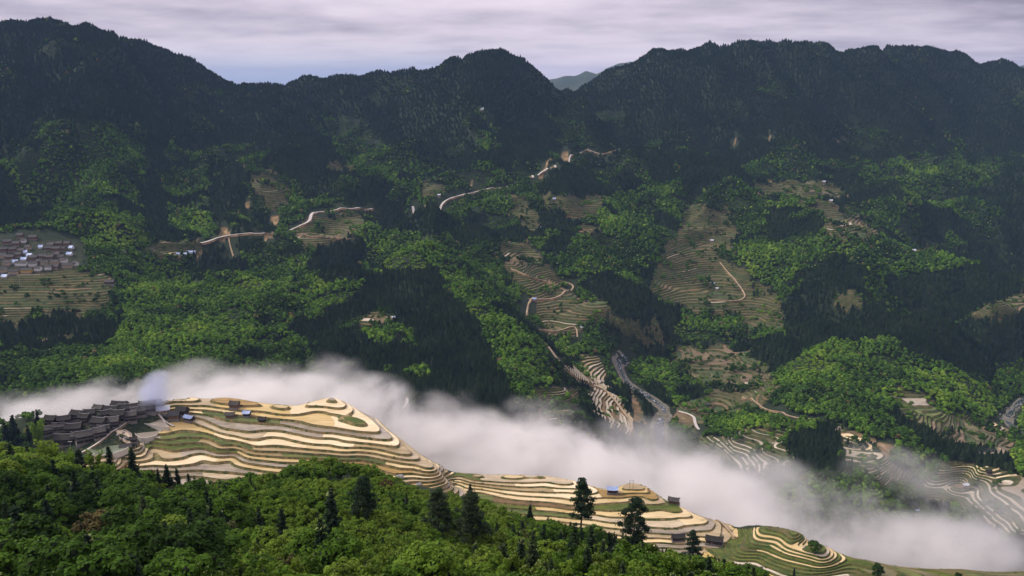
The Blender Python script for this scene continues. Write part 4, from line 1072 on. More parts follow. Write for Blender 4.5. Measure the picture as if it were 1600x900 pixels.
for x, y_, rz, w_, d_, h_, rf, lb in VH:
    p_ = hit(x, y_, 650, 835); house(p_+Vector((0, 0, .6)), R(rz+((x*37+y_*11) % 47)-23), w_*.8, d_*.78, h_*(.72+.035*((x*13+y_*5) % 9)), lb, roof=M_tile2 if rf else M_tile, foot=2.5, group='dark timber village houses')
HUTS = [ # photo x,y; turn; w d h; wall; roof; name; label; distances
 (255, 645, 20, 11, 7, 4, M_mud, M_tinw, 'house', 'small house with a bluish white roof at the right end of the village', 650, 835),
 (273, 655, 5, 9, 7, 4, M_woodb, M_tileb, 'hut', 'brown timber hut at the head of the terraces', 650, 835),
 (285, 648, -15, 10, 7, 4, M_wood, M_tile, 'hut', 'dark timber hut behind the brown one', 650, 835),
 (296, 658, -25, 9, 4.5, 2.6, M_wood, M_tin, 'hut', 'low shed with a blue grey tin roof beside the huts', 650, 835),
 (367, 638, -10, 8, 6, 3.5, M_woodb, M_tile2, 'hut', 'small grey hut alone among the upper terraces', 650, 835),
 (386, 651, -8, 6, 4.5, 2.6, M_wood, M_tin, 'hut', 'tiny blue roofed hut on the green strip', 650, 835),
 (360, 654, 0, 7, 5, 3, M_woodb, M_tile2, 'hut', 'weathered hut left of the tiny blue roofed one', 650, 835),
 (410, 661, 0, 6, 4.5, 2.8, M_wood, M_tile, 'hut', 'small dark hut in the middle of the golden terraces', 650, 835),
 (957, 771, -5, 8, 5, 3, M_wood, M_tin, 'hut', 'blue roofed hut at the edge of the bench under the mist', 560, 722),
 (1053, 782, -20, 8, 5, 3, M_woodb, M_tile2, 'hut', 'faint hut half lost in the mist at the bench edge', 560, 722),
 (1059, 845, 5, 9, 5, 2.6, M_wood, M_tile, 'shed', 'low dark roofed shed beside the pale field', 540, 700),
 (1116, 850, -18, 12, 6, 3, M_wood, M_tile, 'shed', 'long dark slatted shed between the near terrace groups', 540, 700),
 (1172, 905, -12, 15, 11, 5, M_white, M_tile2, 'house', 'large blue grey roofed house at the bottom edge by the knoll', 480, 640),
 (209, 690, 15, 5, 4, 2.8, M_wood, M_tile, 'shed', 'small dark shed on the pale yard beside the pond', 650, 800),
 (197, 701, 15, 9, 5, 2.6, M_wood, M_tile2, 'shed', 'low grey shed at the foot of the green pond', 650, 800),
 (866, 313, 0, 9, 6, 3.5, M_white, M_tin, 'hut', 'tiny hut with a blue roof on the high middle terraces', 1800, 2500),
 (847, 357, 0, 8, 6, 3.5, M_white, M_tin, 'hut', 'tiny blue hut at the right edge of the brown terraces', 1700, 2300),
 (835, 470, 0, 8, 6, 3.5, M_white, M_tin, 'hut', 'blue roofed hut where two tracks meet', 1400, 1900),
 (1112, 378, 0, 9, 6, 3.5, M_mud, M_tinw, 'hut', 'whitish hut high on the big terraced slope', 1600, 2300),
 (1113, 446, 0, 9, 6, 3.5, M_white, M_tin, 'hut', 'blue roofed hut low on the big terraced slope', 1500, 2100),
 (1120, 453, 0, 6, 5, 3, M_white, M_tinw, 'hut', 'tiny white hut below the blue roofed one', 1500, 2100),
 (1287, 286, 0, 9, 7, 4, M_white, M_tinw, 'hut', 'white hut at the top of the right hand terraces', 1900, 2700),
 (1298, 316, 0, 9, 7, 4, M_white, M_tinw, 'hut', 'white hut above the tilted right hand terraces', 1800, 2500),
 (1428, 394, 0, 9, 7, 4, M_white, M_tinw, 'hut', 'white hut in the green side valley', 1900, 2300),
 (686, 307, 0, 9, 6, 3.5, M_white, M_tinw, 'hut', 'white hut beside the brown terraces above the road', 1900, 2500),
 (615, 499, 0, 6, 5, 3, M_wood, M_tinw, 'hut', 'tiny hut at the tip of the lone brown clearing', 1250, 1600),
 (909, 514, 0, 6, 5, 3, M_mud, M_tinw, 'hut', 'tiny pale hut by the zigzag path', 1400, 1700),
 (916, 473, 0, 6, 5, 3, M_wood, M_tile, 'hut', 'dark speck of a hut in the green and brown terraces', 1400, 1750),
 (1064, 575, 0, 7, 5, 3, M_wood, M_tile, 'hut', 'dark hut on the rounded terraces across the river', 1350, 1650),
 (1105, 635, 0, 6, 5, 3, M_wood, M_tileb, 'hut', 'small dark hut above the lane by the river', 1150, 1450),
 (1545, 741, 0, 5, 4, 2.6, M_wood, M_tile, 'hut', 'tiny dark hut on the golden field of the mound', 880, 1070),
 (1508, 762, 0, 6, 4, 2.6, M_mud, M_tinw, 'hut', 'small pale hut in the dip of the crescent terraces', 860, 1050),
 (1432, 803, 0, 9, 6, 3.5, M_white, M_tin, 'hut', 'bluish hut dim inside the mist', 780, 1000),
 (752, 172, 0, 12, 7, 4, M_white, M_tinw, 'hut', 'white speck of a house under the middle peak', 2400, 3000),
 (155, 413, 0, 8, 6, 3.5, M_white, M_tin, 'hut', 'blue roofed hut in the woods right of the far village', 1350, 1750),
 (284, 399, 0, 20, 6, 3.5, M_white, M_tin, 'house', 'long low building with a blue roof by the far road', 1500, 1900),
 (299, 397, 0, 16, 6, 3.5, M_white, M_tin, 'house', 'second long blue roofed building at the road end', 1500, 1900),
 (190, 396, 0, 14, 7, 4, M_mud, M_tileb, 'house', 'tan walled house alone in the wood right of the far village', 1450, 1800),
 (172, 444, 0, 15, 8, 3.5, M_wood, M_tile2, 'house', 'grey roofed barn at the right end of the far fields', 1350, 1600),
]
def near_z(p_):
    if float(grid_at(TERM, np.array([p_.x]), np.array([p_.y]))[0]) > 0: p_ = p_+Vector((0, 0, 1.4))
    return p_
for x, y_, rz, w_, d_, h_, wl, rf, nm, lb, y0, y1 in HUTS:
    if y1 > 1450 and w_ < 12: w_ *= .75; d_ *= .8; h_ *= .8; wl = M_mud if wl is M_white else wl
    house(near_z(hit(x, y_, y0, y1)), R(rz), w_, d_, h_, lb, name=nm, cat=nm, wall=wl, roof=rf, ridge=False, wins=(w_ > 10 and y1 < 1000), skirt=False, foot=3)
# the far village on the left: houses read off row by row
FV = """52,374,16,0 32,371,12,0 12,381,16,0 26,384,14,0 37,379,9,3 44,390,10,2 64,388,7,4 80,386,14,0 92,384,13,0 106,384,12,1 112,389,8,4 6,393,14,0 20,393,15,1 34,395,12,0 40,396,6,4 76,391,11,0 88,392,16,0 97,392,12,1 109,399,10,4
5,403,13,2 16,405,18,0 29,401,11,0 47,401,9,4 52,406,16,0 66,404,16,0 78,405,15,0 90,401,12,1 38,407,9,4 12,414,16,2 34,415,22,5 52,416,14,5 70,414,12,2 86,413,14,2 100,410,14,3 106,418,19,2 118,415,10,5 6,425,14,2 22,428,18,2 42,426,20,6 60,423,12,3 76,421,12,3 88,420,10,0 8,434,10,4 62,412,10,0 96,405,10,0 24,411,9,4 -12,400,14,0 -14,412,14,1 -12,424,14,2 -28,408,14,0"""
FVL = {0: 'small dark roofed house packed in the far hillside village', 1: 'small grey roofed house packed in the far hillside village', 2: 'dark roofed house with tan walls in the far hillside village', 3: 'grey roofed house with pale walls at the far village', 4: 'tiny bluish roofed shed among the houses of the far village'}
for s_ in FV.split():
    x, y_, w_, k = map(float, s_.split(',')); k = int(k)
    wl = [M_woodb, M_woodb, M_mud, M_white, M_white, M_white, M_ochre][k]; rf = [M_tileb, M_tile2, M_tileb, M_tile2, M_tin, M_tile2, M_tile2][k]
    if k == 5: lb = {34: 'long white walled house with a row of dark doors in the far village', 52: 'white walled house right of the long white one in the far village', 118: 'white walled house at the lower right end of the far village'}[int(x)]
    elif k == 6: lb = 'house with an ochre yellow front at the foot of the far village'
    elif x == 52 and y_ == 374: lb = 'dark house with a white gable standing above the far village'
    else: lb = FVL[k]
    row = 'highest' if y_ < 384 else 'upper' if y_ < 395 else 'middle' if y_ < 406 else 'lower'; col = 'left' if x < 28 else 'centre' if x < 75 else 'right'
    if lb in FVL.values(): lb = lb.replace(' packed', '')+', %s rows, %s' % (row, col)
    house(hit(x, y_, 1300, 1750)+Vector((0, 0, .5)), R(((x*7+y_*3) % 30)-15), w_*.85, 7, 4.8 if k != 4 else 2.6, lb, name='far_house', cat='house', wall=wl, roof=rf, ridge=False, wins=False, skirt=False, foot=3, group='houses of the far hillside village', rh=2.8)
# ponds and the curved path of the village
M_pondg = simple('green_pond_water', (.13, .16, .10), (.17, .20, .13), .05, rough=.15, spec=.5)
M_pondb = simple('muddy_pond_water', (.24, .21, .16), (.33, .29, .22), .08, rough=.25, spec=.5)
M_rim = simple('concrete_rim', (.48, .44, .37), (.62, .57, .49), .8)
def pond(pp, m, label, dz=-.2):
    c = np.mean([ray(x, y_) for x, y_ in pp], 0); cx = np.mean([q[0] for q in pp]); cy = np.mean([q[1] for q in pp])
    h0 = hit(cx, cy, 650, 835); z = h0.z+dz; top = []
    for i, (x, y_) in enumerate(pp):
        x2, y2 = pp[(i+1) % len(pp)]
        for u in (0, .33, .67):
            a, s = ray(x+(x2-x)*u, y_+(y2-y_)*u); Y = z/s; top.append(Vector((a*Y, Y, z)))
    for _ in range(2): top = [top[i-1]*.25+top[i]*.5+top[(i+1) % len(top)]*.25 for i in range(len(top))]
    root = empty('pond', (0, 0, 0)); tag(root, label, 'pond')
    n = len(top); ctr = sum(top, Vector())/n
    meshob('water', [t_ for t_ in top], [tuple(range(n))], m, root)
    v = []
    for t_ in top:
        o = (t_-ctr); o.z = 0; o.normalize()
        v += [t_+Vector((0, 0, -.2)), t_+Vector((0, 0, .45)), t_+o*.7+Vector((0, 0, .45)), t_+o*.7+Vector((0, 0, -5))]
    f = []
    for i in range(n):
        j = (i+1) % n
        for k in range(3): f.append((i*4+k, j*4+k, j*4+k+1, i*4+k+1))
    meshob('rim_wall', v, f, M_rim, root)
pond(P("132,706 150,697 170,684 183,676 188,690 206,697 186,706 160,713"), M_pondg, 'green pond between the front houses and the yard')
pond(P("209,667 225,664 248,667 253,671 245,680 225,686 211,680"), M_pondb, 'rounded grey pond right of the pale yard', -.5)
pond(P("200,663 220,652 240,645 250,650 256,661 266,668 255,667 225,661"), M_pondb, 'upper grey paddy pond under the village path', -.3)
pl = [hit(x, y_, 650, 835) for x, y_ in P("128,708 150,696 168,682 180,673 195,663 212,652 228,644 240,642 248,646 253,656 266,667 272,670")]
ribbon('path', smooth_line(resample(pl, 4), 2), 1.7, M_rim, 'pale concrete path curving round the village ponds', lift=1.0)
M_yard = simple('pale_yard_stone', (.42, .33, .22), (.66, .54, .38), .25, bump=.3)
yd = []
for x, y_ in P("181,674 196,672 206,678 208,692 200,694 188,688"):
    p_ = hit(x, y_, 650, 835); yd.append((p_.x, p_.y, p_.z+.8))
tag(meshob('yard', yd+[(a, b, c-4) for a, b, c in yd], [tuple(range(6))]+[(i, (i+1) % 6, 6+(i+1) % 6, 6+i) for i in range(6)], M_yard), 'pale stony yard being dug between the ponds', kind='structure')
q = random.Random(5)
for i in range(7):
    o = link(bpy.data.objects.new('yard_stone', BM[i % 4])); x, y_ = q.uniform(184, 203), q.uniform(675, 691); p_ = hit(x, y_, 650, 835); s = q.uniform(.7, 1.5)
    o.location = p_+Vector((0, 0, 1.6)); o.scale = (s, s, s); tag(o, 'loose pale stone lying on the stony yard between the ponds', 'stone', 'stones on the yard')
# poles
M_pole = simple('pale_concrete_pole', (.35, .34, .32), (.5, .49, .46), 1)
def pole(x, y_, hh, label, y0, y1, arm=True, cat='utility pole', m=None):
    t_ = empty('utility_pole' if arm != 'lamp' else 'street_lamp', near_z(hit(x, y_, y0, y1))); tag(t_, label, cat)
    v, f = [], []; taper(v, f, [(0, 0, -1), (0, 0, hh)], [.16, .10]); meshob('shaft', v, f, m or M_pole, t_)
    v, f = [], []
    if arm == 'lamp': box(v, f, -1.3, 1.3, -.12, .12, hh, hh+.12); box(v, f, -1.5, -.7, -.25, .25, hh+.13, hh+.4); box(v, f, .7, 1.5, -.25, .25, hh+.13, hh+.4); meshob('lamp_head', v, f, M_white, t_)
    else: box(v, f, -.9, .9, -.06, .06, hh-.7, hh-.55); box(v, f, -.05, .05, -.05, .05, hh+.01, hh+.35); meshob('crossarm', v, f, m or M_pole, t_)
pole(111, 704, 8, 'white twin headed lamp post in front of the broad dark front houses', 640, 800, 'lamp', 'lamp post')
pole(984, 765, 7, 'thin wooden pole on the bench edge, left of its pair', 560, 722, m=M_wood)
pole(989, 765, 7, 'thin wooden pole on the bench edge, right of its pair', 560, 722, m=M_wood)
pole(725, 766, 5, 'short dark pole standing between the golden fields', 560, 722, m=M_wood)
pole(741, 764, 6, 'thin pole right of the short dark one', 560, 722, m=M_wood)
for x, y_, lb in ((71, 399, 'white pole above the middle of the far village'), (31, 445, 'pale pole standing in the fields below the far village'), (109, 411, 'pale pole at the right side of the far village'), (90, 431, 'pale pole at the foot of the far village'), (161, 411, 'stout white pole in the woods right of the far village')):
    pole(x, y_, 15, lb, 1250, 1750)
# ================= near trees =================
print('houses done', time.time()-_t0)
def near_broad(seed, R0=3.3, H=7.5, lobes=34, per=66, size=.40, low=.12, flat=.85):
    L = Leaves(seed); r = L.r; C = []
    for k in range(lobes):
        d = rnd_dir(r); u = r.uniform(.45, .95)
        c = np.array([d[0]*R0*u, d[1]*R0*u, H*(.5+low*.5)+d[2]*H*.42*(1-low)*u]); C.append(c)
    C.append(np.array([0, 0, H*.62]))
    for c in C:
        rad = R0*r.uniform(.20, .34)*(15/lobes if lobes < 15 else 1)
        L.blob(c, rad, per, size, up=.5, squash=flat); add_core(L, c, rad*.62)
    crown = mesh_only('crown', L.v, L.f, [M_leafn, M_core], L.m, L.c)
    v, f = [], []; taper(v, f, [(0, 0, -.8), (.1, 0, H*.25), (-.1, .1, H*.6)], [.26, .2, .1])
    for c in C[:6]: taper(v, f, [(0, 0, H*.22), tuple(c*np.array([.5, .5, .8])), tuple(c)], [.13, .08, .03], 5)
    return crown, mesh_only('trunk', v, f, M_bark)
def near_fir(seed, H=9.0, R0=1.9, tiers=13, bare=.12, size=.55, open_=0.0, pw=.85):
    L = Leaves(seed); r = L.r
    v, f = [], []; taper(v, f, [(0, 0, -1), (.05, 0, H*.5), (0, .03, H*.97)], [.20*H/9, .13*H/9, .03])
    for k in range(tiers):
        u = k/(tiers-1); z = H*(bare+(1-bare)*u*.97); R1 = (R0*(1-u)**pw+.18)*r.uniform(.85, 1.1); nb = max(4, int(9*(1-u*.55)))
        a0 = r.uniform(0, 6.28); lc = r.uniform(.25, .7)
        for q in range(nb):
            if r.random() < open_: continue
            a = a0+6.283*q/nb+r.uniform(-.25, .25); l = R1*r.uniform(.7, 1.15); d = np.array([math.cos(a), math.sin(a), -.18])
            if l > .8: taper(v, f, [(0, 0, z), tuple(d*l*.8+np.array([0, 0, z]))], [.05, .015], 4)
            ns = max(2, int(l/.32))
            for s_ in range(ns):
                w_ = (s_+.8)/ns; p = d*l*w_+np.array([0, 0, z+.25*w_*w_])
                for _ in range(3):
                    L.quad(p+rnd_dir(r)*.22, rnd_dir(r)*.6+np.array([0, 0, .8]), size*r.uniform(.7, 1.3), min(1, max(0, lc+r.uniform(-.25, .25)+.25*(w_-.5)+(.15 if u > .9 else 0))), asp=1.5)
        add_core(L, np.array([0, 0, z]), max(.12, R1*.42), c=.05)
    return mesh_only('crown', L.v, L.f, [M_conn, M_core], L.m, L.c), mesh_only('trunk', v, f, M_bark)
def tall_pine(seed, H=18.0, R0=3.0, bare=.38, clumps=30, top=1.0, per=95, m_leaf=None):
    """bare lower trunk, clumps of needles at the ends of uneven boughs"""
    L = Leaves(seed); r = L.r; v, f = [], []
    bend = [np.array([r.uniform(-.25, .25)*i, r.uniform(-.2, .2)*i, H*i/4-(1 if i == 0 else 0)]) for i in range(5)]
    taper(v, f, bend, [.30, .26, .19, .12, .04], 7)
    def axis(z):
        u = min(3.999, max(0, z/H*4)); i = int(u); return bend[i]+(bend[i+1]-bend[i])*(u-i)
    for k in range(clumps):
        u = (k+.5)/clumps; z = H*(bare+(1-bare)*u); prof = math.sin(min(1, (1-u)*1.35+.12)*1.45)*(.65+.5*r.random())
        a = k*2.4+r.uniform(-.5, .5); l = R0*prof*r.uniform(.35, 1.0)
        c = axis(z)+np.array([math.cos(a)*l, math.sin(a)*l, r.uniform(-.2, .5)])
        taper(v, f, [tuple(axis(z-.6)), tuple(c)], [.09, .03], 4)
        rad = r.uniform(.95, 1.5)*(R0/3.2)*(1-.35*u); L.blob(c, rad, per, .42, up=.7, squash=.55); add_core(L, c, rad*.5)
    L.blob(bend[4], .7, per//2, .4)
    return mesh_only('crown', L.v, L.f, [m_leaf or M_conn, M_core], L.m, L.c), mesh_only('trunk', v, f, M_bark)
def candle_pine(seed, H=4.2):
    """young pine with pale new shoots at the tips"""
    L = Leaves(seed); r = L.r; v, f = [], []
    taper(v, f, [(0, 0, -.6), (0, 0, H*.9)], [.09, .03])
    for k in range(46):
        u = r.random(); z = H*(.12+.85*u); R1 = (1.5*(1-u)**.7+.15); a = r.uniform(0, 6.28); l = R1*r.uniform(.5, 1.05)
        c = np.array([math.cos(a)*l, math.sin(a)*l, z+l*.25])
        if l > .7: taper(v, f, [(0, 0, z-.2), tuple(c)], [.03, .012], 4)
        for _ in range(13): L.quad(c+rnd_dir(r)*.22, rnd_dir(r), .30, r.uniform(.15, .7), asp=1.6)
        for _ in range(3): L.quad(c+np.array([r.uniform(-.1, .1), r.uniform(-.1, .1), .28]), rnd_dir(r), .17, 1.0, asp=.8)
    for k in range(6): add_core(L, np.array([0, 0, H*(.2+.1*k)]), .5*(1-k*.1))
    return mesh_only('crown', L.v, L.f, [M_leafn, M_core], L.m, L.c), mesh_only('trunk', v, f, M_bark)
def bamboo(seed, H=9):
    L = Leaves(seed); r = L.r; v, f = [], []
    for k in range(16):
        a = r.uniform(0, 6.28); l = r.uniform(.8, 2.4); h = H*r.uniform(.75, 1.05); pts = []
        for i in range(6):
            u = i/5; pts.append((math.cos(a)*l*u*u+math.cos(a)*.4, math.sin(a)*l*u*u+math.sin(a)*.4, h*u-.35*l*u**4-.3))
        taper(v, f, pts, [.06, .06, .05, .04, .03, .01], 4)
        for i in range(48):
            u = r.uniform(.35, 1.0); j = min(4, int(u*5)); p = np.array(pts[j])+(np.array(pts[j+1])-np.array(pts[j]))*(u*5-j)
            L.quad(p+rnd_dir(r)*.55*np.array([1, 1, .7]), rnd_dir(r)+np.array([0, 0, .4]), .5*r.uniform(.6, 1.2), r.uniform(.35, .9), asp=1.7)
    return mesh_only('crown', L.v, L.f, [M_leafn], None, L.c), mesh_only('culms', v, f, M_bambooc)
M_bambooc = simple('bamboo_culm', (.14, .20, .05), (.24, .28, .09), 1)
KB = [near_broad(100+i, R0=3.0+.25*(i % 3), H=6.5+.5*(i % 4)) for i in range(6)]
KS = [near_broad(130+i, R0=2.3, H=3.8, lobes=24, per=58, size=.36, low=0) for i in range(4)]
KF = [near_fir(200+i, H=8+i % 3, R0=1.7+.15*(i % 4), open_=.08*(i % 3)) for i in range(6)]
KC = [candle_pine(230+i, 3.6+.4*i) for i in range(4)]
KM = [bamboo(250+i) for i in range(3)]
def place(kind, pair, p_, s, rz, tone, label, cat, group=None, sz=1.0):
    t_ = empty(kind, p_, rz); t_.scale = (s, s, s*sz); tag(t_, label, cat, group)
    for nm, me in zip(('crown', 'culms' if kind == 'bamboo_clump' else 'trunk'), pair):
        o = link(bpy.data.objects.new(nm, me), t_); o['tone'] = float(tone)
    return t_
# ---- trees that stand out, one by one: kind, photo x of the foot, y of the foot, y of the top, tone, label
ONE = [
 ('pine', 908, 842, 747, .45, 'tallest lone pine with clumped tiers standing against the golden terraces'),
 ('pine', 990, 852, 778, .5, 'second lone pine with a broad rounded crown right of the tallest one'),
 ('pine', 1082, 876, 829, .4, 'third lone dark pine beside the low shed'),
 ('pine', 686, 846, 762, .7, 'dark pine with a bare trunk left of the broad dark pine'),
 ('pineb', 738, 862, 768, .75, 'broad dark pine with a wide crown and visible trunk in the centre'),
 ('pineb', 570, 822, 742, .5, 'round crowned dark pine on the bright green slope'),
 ('fir', 208, 742, 702, .3, 'dense dark fir on the edge below the green pond'),
 ('fir', 172, 728, 699, .3, 'dark fir left of the densest one below the pond'),
 ('pine', 127, 742, 703, .25, 'slim dark pine in front of the green pond'),
 ('fir', 262, 758, 727, .3, 'pointed dark fir first in the row below the grey fields'),
 ('fir', 278, 760, 732, .3, 'dark fir second in the row below the grey fields'),
 ('fir', 248, 756, 733, .25, 'small dark fir at the left end of the row below the grey fields'),
 ('fir', 296, 766, 741, .3, 'broad dark fir in the middle of the row below the fields'),
 ('fir', 318, 768, 746, .3, 'dark fir fourth in the row below the fields'),
 ('fir', 345, 770, 750, .35, 'small dark fir at the right end of the row below the fields'),
 ('fir', 24, 692, 650, .2, 'tall thin dark fir against the mist at the left edge'),
 ('fir', 11, 700, 660, .2, 'dark fir left of the tall thin one against the mist'),
 ('fir', 46, 694, 664, .2, 'small fir against the mist left of the village'),
 ('fir', 60, 668, 641, .2, 'slim fir on the skyline of the village'),
 ('darkfir', 522, 870, 764, .45, 'tall dark narrow tree rising through the shrubs left of the round pine'),
 ('darkfir', 505, 905, 812, .3, 'very dark tree beneath the tall narrow one'),
 ('darkfir', 300, 905, 822, .1, 'dark column shaped conifer near the bottom left'),
 ('darkfir', 238, 900, 812, .1, 'dark bushy conifer left of the column shaped one'),
 ('darkfir', 444, 870, 796, .4, 'dark slender conifer among bright shrubs'),
 ('fir', 828, 812, 789, .3, 'small fir just breaking the edge of the bench terraces'),
 ('fir', 735, 790, 757, .5, 'light green pointed fir at the slope edge'),
 ('bamboo', 150, 745, 700, .78, 'yellow green feathery bamboo in front of the pond'),
 ('bamboo', 80, 735, 682, .84, 'yellow green bamboo clump before the dark front houses'),
 ('bamboo', 62, 700, 655, .8, 'bright tree mass left of the village roofs'),
 ('bamboo', 110, 748, 700, .8, 'light bamboo clump under the lamp post'),
 ('bamboo', 36, 742, 697, .75, 'pale green bamboo clump at the left of the slope'),
 ('bamboo', 175, 765, 725, .7, 'drooping bamboo clump below the dark firs'),
 ('broad', 1272, 866, 845, .55, 'misty grey tree on the rim of the green knoll'),
 ('broad', 1370, 905, 882, .3, 'small dark round tree at the bottom right rim'),
 ('broad', 1498, 905, 893, .3, 'dark bush at the very bottom right'),
 ('fir', 1240, 905, 888, .25, 'dark young fir at the foot of the knoll'),
]
used = []
for i, (k, x, yb, yt, tone, lb) in enumerate(ONE):
    rng = (100, 470)
    if x in (1272,): rng = (520, 640)
    elif x in (1370, 1498, 1240): rng = (430, 640)
    elif x in (60, 24, 11, 46, 62): rng = (400, 900)
    p_ = hit(x, yb, *rng); hh = (ray(x, yt)[1]*p_.y-p_.z)
    hh = max(2.5, hh)
    q = random.Random(i*5+1)
    if k == 'pine': pr = tall_pine(300+i, 18, 3.5 if i == 0 else 4.8, bare=.36 if i == 0 else .28, clumps=44 if i == 0 else 50); H = 18.6; nm, ct = 'pine_tree', 'pine tree'
    elif k == 'pineb': pr = tall_pine(300+i, 18, 5.0, bare=.30, clumps=64, per=80); H = 18.6; nm, ct = 'pine_tree', 'pine tree'
    elif k == 'fir': pr = KF[i % 6]; H = (8+(i % 6) % 3)*1.0; nm, ct = 'fir_tree', 'fir tree'
    elif k == 'darkfir': pr = near_fir(400+i, H=14, R0=1.8, tiers=20, bare=.08, size=.6, pw=.45); H = 14; nm, ct = 'fir_tree', 'fir tree'
    elif k == 'bamboo': pr = KM[i % 3]; H = 9; nm, ct = 'bamboo_clump', 'bamboo'
    else: pr = KB[i % 6]; H = 7.0; nm, ct = 'broadleaf_tree', 'tree'
    s = hh/H
    place(nm, pr, p_, s, q.uniform(0, 6.28), tone, lb, ct); used.append((p_.x, p_.y, 2.2 if k != 'pine' else 1.5))
# ---- the rest of the near slope
rs = np.random.RandomState(17)
TX, TY = [], []; y = 88.0
while y < 610:
    sp = 3.3 if y < 200 else 3.7
    xs_ = np.arange(-.74*y, .74*y, sp); TX.append(xs_+rs.uniform(-.5, .5, len(xs_))*sp); TY.append(y+rs.uniform(-.5, .5, len(xs_))*sp); y += sp*.9
TX = np.concatenate(TX); TY = np.concatenate(TY)
ok = grid_at(SEEN, TX, TY) & (grid_at(dilate(TERM, 1), TX, TY) == 0) & (grid_at(NOTREE, TX, TY) < .5); TX, TY = TX[ok], TY[ok]
TZ = grid_z(TX, TY); tpx, tpy = project(TX, TY, TZ)
n1 = perlin(TX/28, TY/28, 61)+.5*perlin(TX/11, TY/11, 62); n2 = perlin(TX/40, TY/40, 63); rv = rs.rand(len(TX))
left = sstep(430, 300, tpx); right = sstep(760, 880, tpx)
kind = np.full(len(TX), 1)                       # 0 tree 1 shrub 2 fir 3 candle pine 4 bamboo
kind[(left > rv*.9) & (n1 > -.45)] = 0
kind[(n1 > .30) & (left < .5)] = 0
kind[rv < (.03+.30*right+.10*left+.06*(n2 > .2))] = 2
kind[(TY < 155) & (rs.rand(len(TX)) < .55)] = 3
kind[(TY > 200) & (tpx < 190) & (n2 > -.1) & (rs.rand(len(TX)) < .3)] = 4
gap = (right > .4) & (n2 < -.25) & (rs.rand(len(TX)) < .45) | ((kind == 0) & (rs.rand(len(TX)) < .42)) | ((kind == 4) & (rs.rand(len(TX)) < .5))
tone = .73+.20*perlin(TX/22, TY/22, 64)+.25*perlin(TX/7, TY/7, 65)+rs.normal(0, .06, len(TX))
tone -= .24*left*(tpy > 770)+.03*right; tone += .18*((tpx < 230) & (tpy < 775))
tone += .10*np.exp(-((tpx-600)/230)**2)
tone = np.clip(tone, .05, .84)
od = rs.rand(len(TX)) < .02+.05*((tpx > 180) & (tpx < 270) & (tpy > 760) & (tpy < 830)); tone[od] = rs.uniform(.9, .97, od.sum())
size = rs.uniform(.72, 1.2, len(TX))*(1+.15*left)*np.where(kind == 2, .62+.25*left, 1)
edge = (TY > 330)
size[edge & (kind < 2)] *= .85
for ux, uy, ur in used: gap |= ((TX-ux)**2+(TY-uy)**2 < ur*ur)
LIMX = [-200, 0, 60, 100, 130, 200, 260, 340, 380, 450, 550, 600, 660, 760, 820, 900, 1000, 1060, 1120, 1180, 1200, 1900]
LIMY = [690, 688, 692, 712, 726, 728, 748, 753, 738, 714, 712, 738, 762, 780, 806, 814, 836, 846, 862, 884, 899, 899]
tall = np.array([{0: 7.2, 1: 4.2, 2: 9.2, 3: 4.3, 4: 9.2}[int(k)] for k in kind])*size
lim = np.interp(tpx, LIMX, LIMY)+rs.uniform(-6, 3, len(TX)); high = (tpy-tall/TY*1400*.93) < lim
kind[high] = 1; size[high] *= .55; tall = np.where(high, 4.2*size, tall)
gap |= (tpy-tall/TY*1400*.93) < lim
vis = (~gap)
inside = (tpx > -60) & (tpx < 1660) & (tpy < 960)
base = {0: 7., 1: 4.2, 2: 8., 3: 4., 4: 8.}
imp = np.array([base[int(k)] for k in kind])*size/TY
SPEC = {0: ('broadleaf_tree', KB, 'tree'), 1: ('shrub', KS, 'shrub'), 2: ('fir_tree', KF, 'fir tree'), 3: ('young_pine', KC, 'young pine'), 4: ('bamboo_clump', KM, 'bamboo')}
MARKS = [(x, yb*.6+yt*.4, q) for (x, yb, yt), q in zip([(908, 842, 747), (990, 852, 778), (1082, 876, 829), (686, 846, 758), (738, 862, 762), (570, 822, 742), (208, 742, 702), (296, 766, 741), (150, 745, 700), (80, 735, 682), (522, 870, 764), (300, 905, 822), (444, 870, 790), (828, 812, 789)],
 ['the tallest lone pine', 'the rounded lone pine', 'the third lone pine', 'the bare trunked pine', 'the broad dark pine', 'the round crowned pine', 'the dense fir below the pond', 'the fir row below the fields', 'the bamboo by the pond', 'the bamboo before the village', 'the tall narrow dark tree', 'the columnar conifer', 'the slender dark conifer', 'the small fir at the bench edge'])]
def nlabel(k, x, yy, tn, sz):
    hue = 'reddish brown' if tn > .89 else 'yellow green' if tn > .76 else 'bright green' if tn > .66 else 'fresh green' if tn > .54 else 'mid green' if tn > .42 else 'dull green' if tn > .28 else 'dark green'
    if k == 2: hue = 'very dark' if tn < .35 else 'dark' if tn < .5 else 'lighter'
    nm = {0: 'leafy tree', 1: 'leafy shrub', 2: 'young fir', 3: 'pale tipped young pine', 4: 'bamboo clump'}[k]
    sw = 'large ' if sz > 1.08 else 'small ' if sz < .85 else ''
    if k == 2: sw = 'large ' if sz > .72 else 'small ' if sz < .55 else ''
    mx, my, mn = min(MARKS, key=lambda q: (q[0]-x)**2+((q[1]-yy)*1.3)**2); dx, dy = x-mx, yy-my
    far = 'far ' if math.hypot(dx, dy) > 120 else 'just ' if math.hypot(dx, dy) < 45 else ''
    rel = ('left of' if dx < 0 else 'right of') if abs(dx) > abs(dy)*1.4 else ('below' if dy > 0 else 'above') if abs(dy) > abs(dx)*1.4 else (('below and ' if dy > 0 else 'above and ')+('left of' if dx < 0 else 'right of'))
    if ' and ' in rel: far = ''
    return '%s%s %s %s%s %s' % (sw, hue, nm, far, rel, mn)
print('near trees', len(TX), [int(((kind == k) & vis).sum()) for k in range(5)])
COLS = {k: None for k in range(5)}
